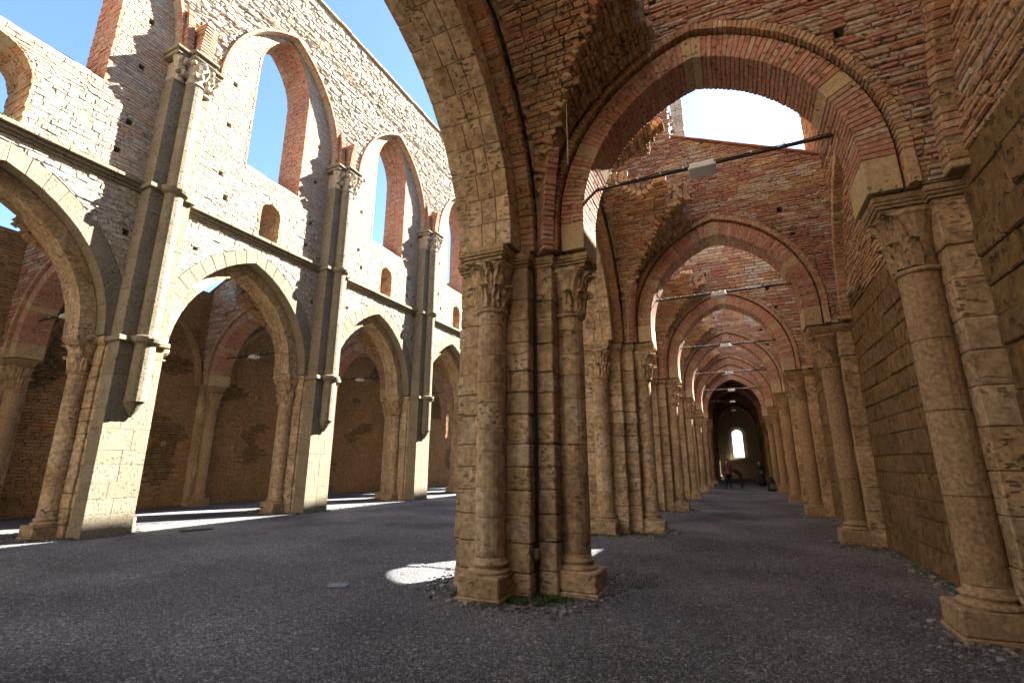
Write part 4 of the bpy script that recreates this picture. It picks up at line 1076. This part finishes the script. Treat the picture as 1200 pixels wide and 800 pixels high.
def person_bending(label, x, y, rz):
    t = thing('person', label, 'person', (x, y, 0), rz, 'visitors at the far end of the aisle')
    J = [(0, 0, .92, .16, .14), (0, -.22, 1.08, .15, .12), (0, -.46, 1.15, .17, .11), (0, -.58, 1.15, .06), (0, -.66, 1.14, .05),
         (.19, -.46, 1.1, .055), (.22, -.55, .82, .045), (.14, -.66, .6, .033), (-.19, -.46, 1.1, .055), (-.22, -.52, .82, .045), (-.12, -.64, .6, .033),
         (.09, .0, .85, .09), (.10, .0, .46, .065), (.11, .07, .09, .045), (.11, -.08, .04, .04), (-.09, .0, .85, .09), (-.10, .02, .46, .065), (-.12, .10, .09, .045), (-.12, -.05, .04, .04)]
    E = [(0, 1), (1, 2), (2, 3), (3, 4), (2, 5), (5, 6), (6, 7), (2, 8), (8, 9), (9, 10), (0, 11), (11, 12), (12, 13), (13, 14), (0, 15), (15, 16), (16, 17), (17, 18)]
    skinfig('body', J, E, 'black_cloth', t)
    hands(None, t, (.14, -.67, .58), (0, -.2, -1)); hands(None, t, (-.12, -.65, .58), (0, -.2, -1))
    head(t, 0, -.68, 1.08, face=(0, -1)); return t
def person_dress(label, x, y, rz):
    t = thing('person', label, 'person', (x, y, 0), rz, 'visitors at the far end of the aisle')
    J = [(0, 0, .95, .14, .11), (0, 0, 1.15, .115, .09), (0, 0, 1.34, .15, .09), (0, 0, 1.43, .055), (0, 0, 1.5, .045),
         (.17, 0, 1.36, .05), (.23, .02, 1.1, .04), (.12, -.17, 1.0, .03), (-.17, 0, 1.36, .05), (-.23, 0, 1.1, .04), (-.1, -.18, 1.02, .03),
         (.08, 0, .85, .08), (.08, 0, .45, .06), (.09, .02, .09, .04), (.09, -.1, .035, .035), (-.08, 0, .85, .08), (-.08, 0, .45, .06), (-.09, .02, .09, .04), (-.09, -.1, .035, .035)]
    E = [(0, 1), (1, 2), (2, 3), (3, 4), (2, 5), (5, 6), (6, 7), (2, 8), (8, 9), (9, 10), (0, 11), (11, 12), (12, 13), (13, 14), (0, 15), (15, 16), (16, 17), (17, 18)]
    skinfig('body', J, E, 'black_cloth', t)
    MB().add(*loft([(0, 0, .12, .36, .3), (0, 0, .5, .28, .22), (0, 0, .85, .19, .15), (0, 0, 1.02, .14, .11), (0, 0, 1.2, .17, .12), (0, 0, 1.38, .16, .10), (0, 0, 1.44, .08, .07)], 16)).build('dress', 'black_cloth', t, smooth=True)
    MB().add(*bevel_hexa(box8(-.13, .13, -.3, -.2, .82, 1.05), .03, .01)).build('bag', 'grey_cloth', t)
    hands(None, t, (.12, -.19, .99), (-.5, -.7, -.1)); hands(None, t, (-.1, -.2, 1.01), (.5, -.7, -.1))
    head(t, 0, -.01, 1.47, tail=True); return t
def sq(px, d):  # world x,y at distance along y for a pixel column at the far end of the aisle
    return (px - 857.5) / 563.3 * d * 1.09
person_standing('standing visitor in a dusky pink top far down the aisle, by the left piers', sq(845.5, 34), 34, .6, 'red_cloth', 'black_cloth')
person_bending('visitor in black bending forward at the far end of the aisle', sq(856, 35), 35, -1.2)
person_dress('visitor in long black dress standing right of the others', sq(873, 38), 38, .3)
t = thing('backpack', 'dark backpack leaning at the foot of a half column far down the aisle', 'backpack', (1.5, 32.6, 0), .4)
MB().add(*loft([(0, 0, 0, .22, .16), (0, 0, .1, .26, .2), (0, .03, .5, .24, .17), (0, .05, .72, .16, .12), (0, .06, .8, .05, .05)], 12)).build('bag_body', 'black_cloth', t, smooth=True)
MB().add(*bevel_hexa(box8(-.15, .15, -.26, -.14, .12, .42), .03, .01)).build('front_pocket', 'grey_cloth', t)
for s in (-1, 1): MB().add(*bevel_hexa(box8(s * .12 - .03, s * .12 + .03, .14, .22, .1, .7), .015, .0)).build('strap', 'black_cloth', t)
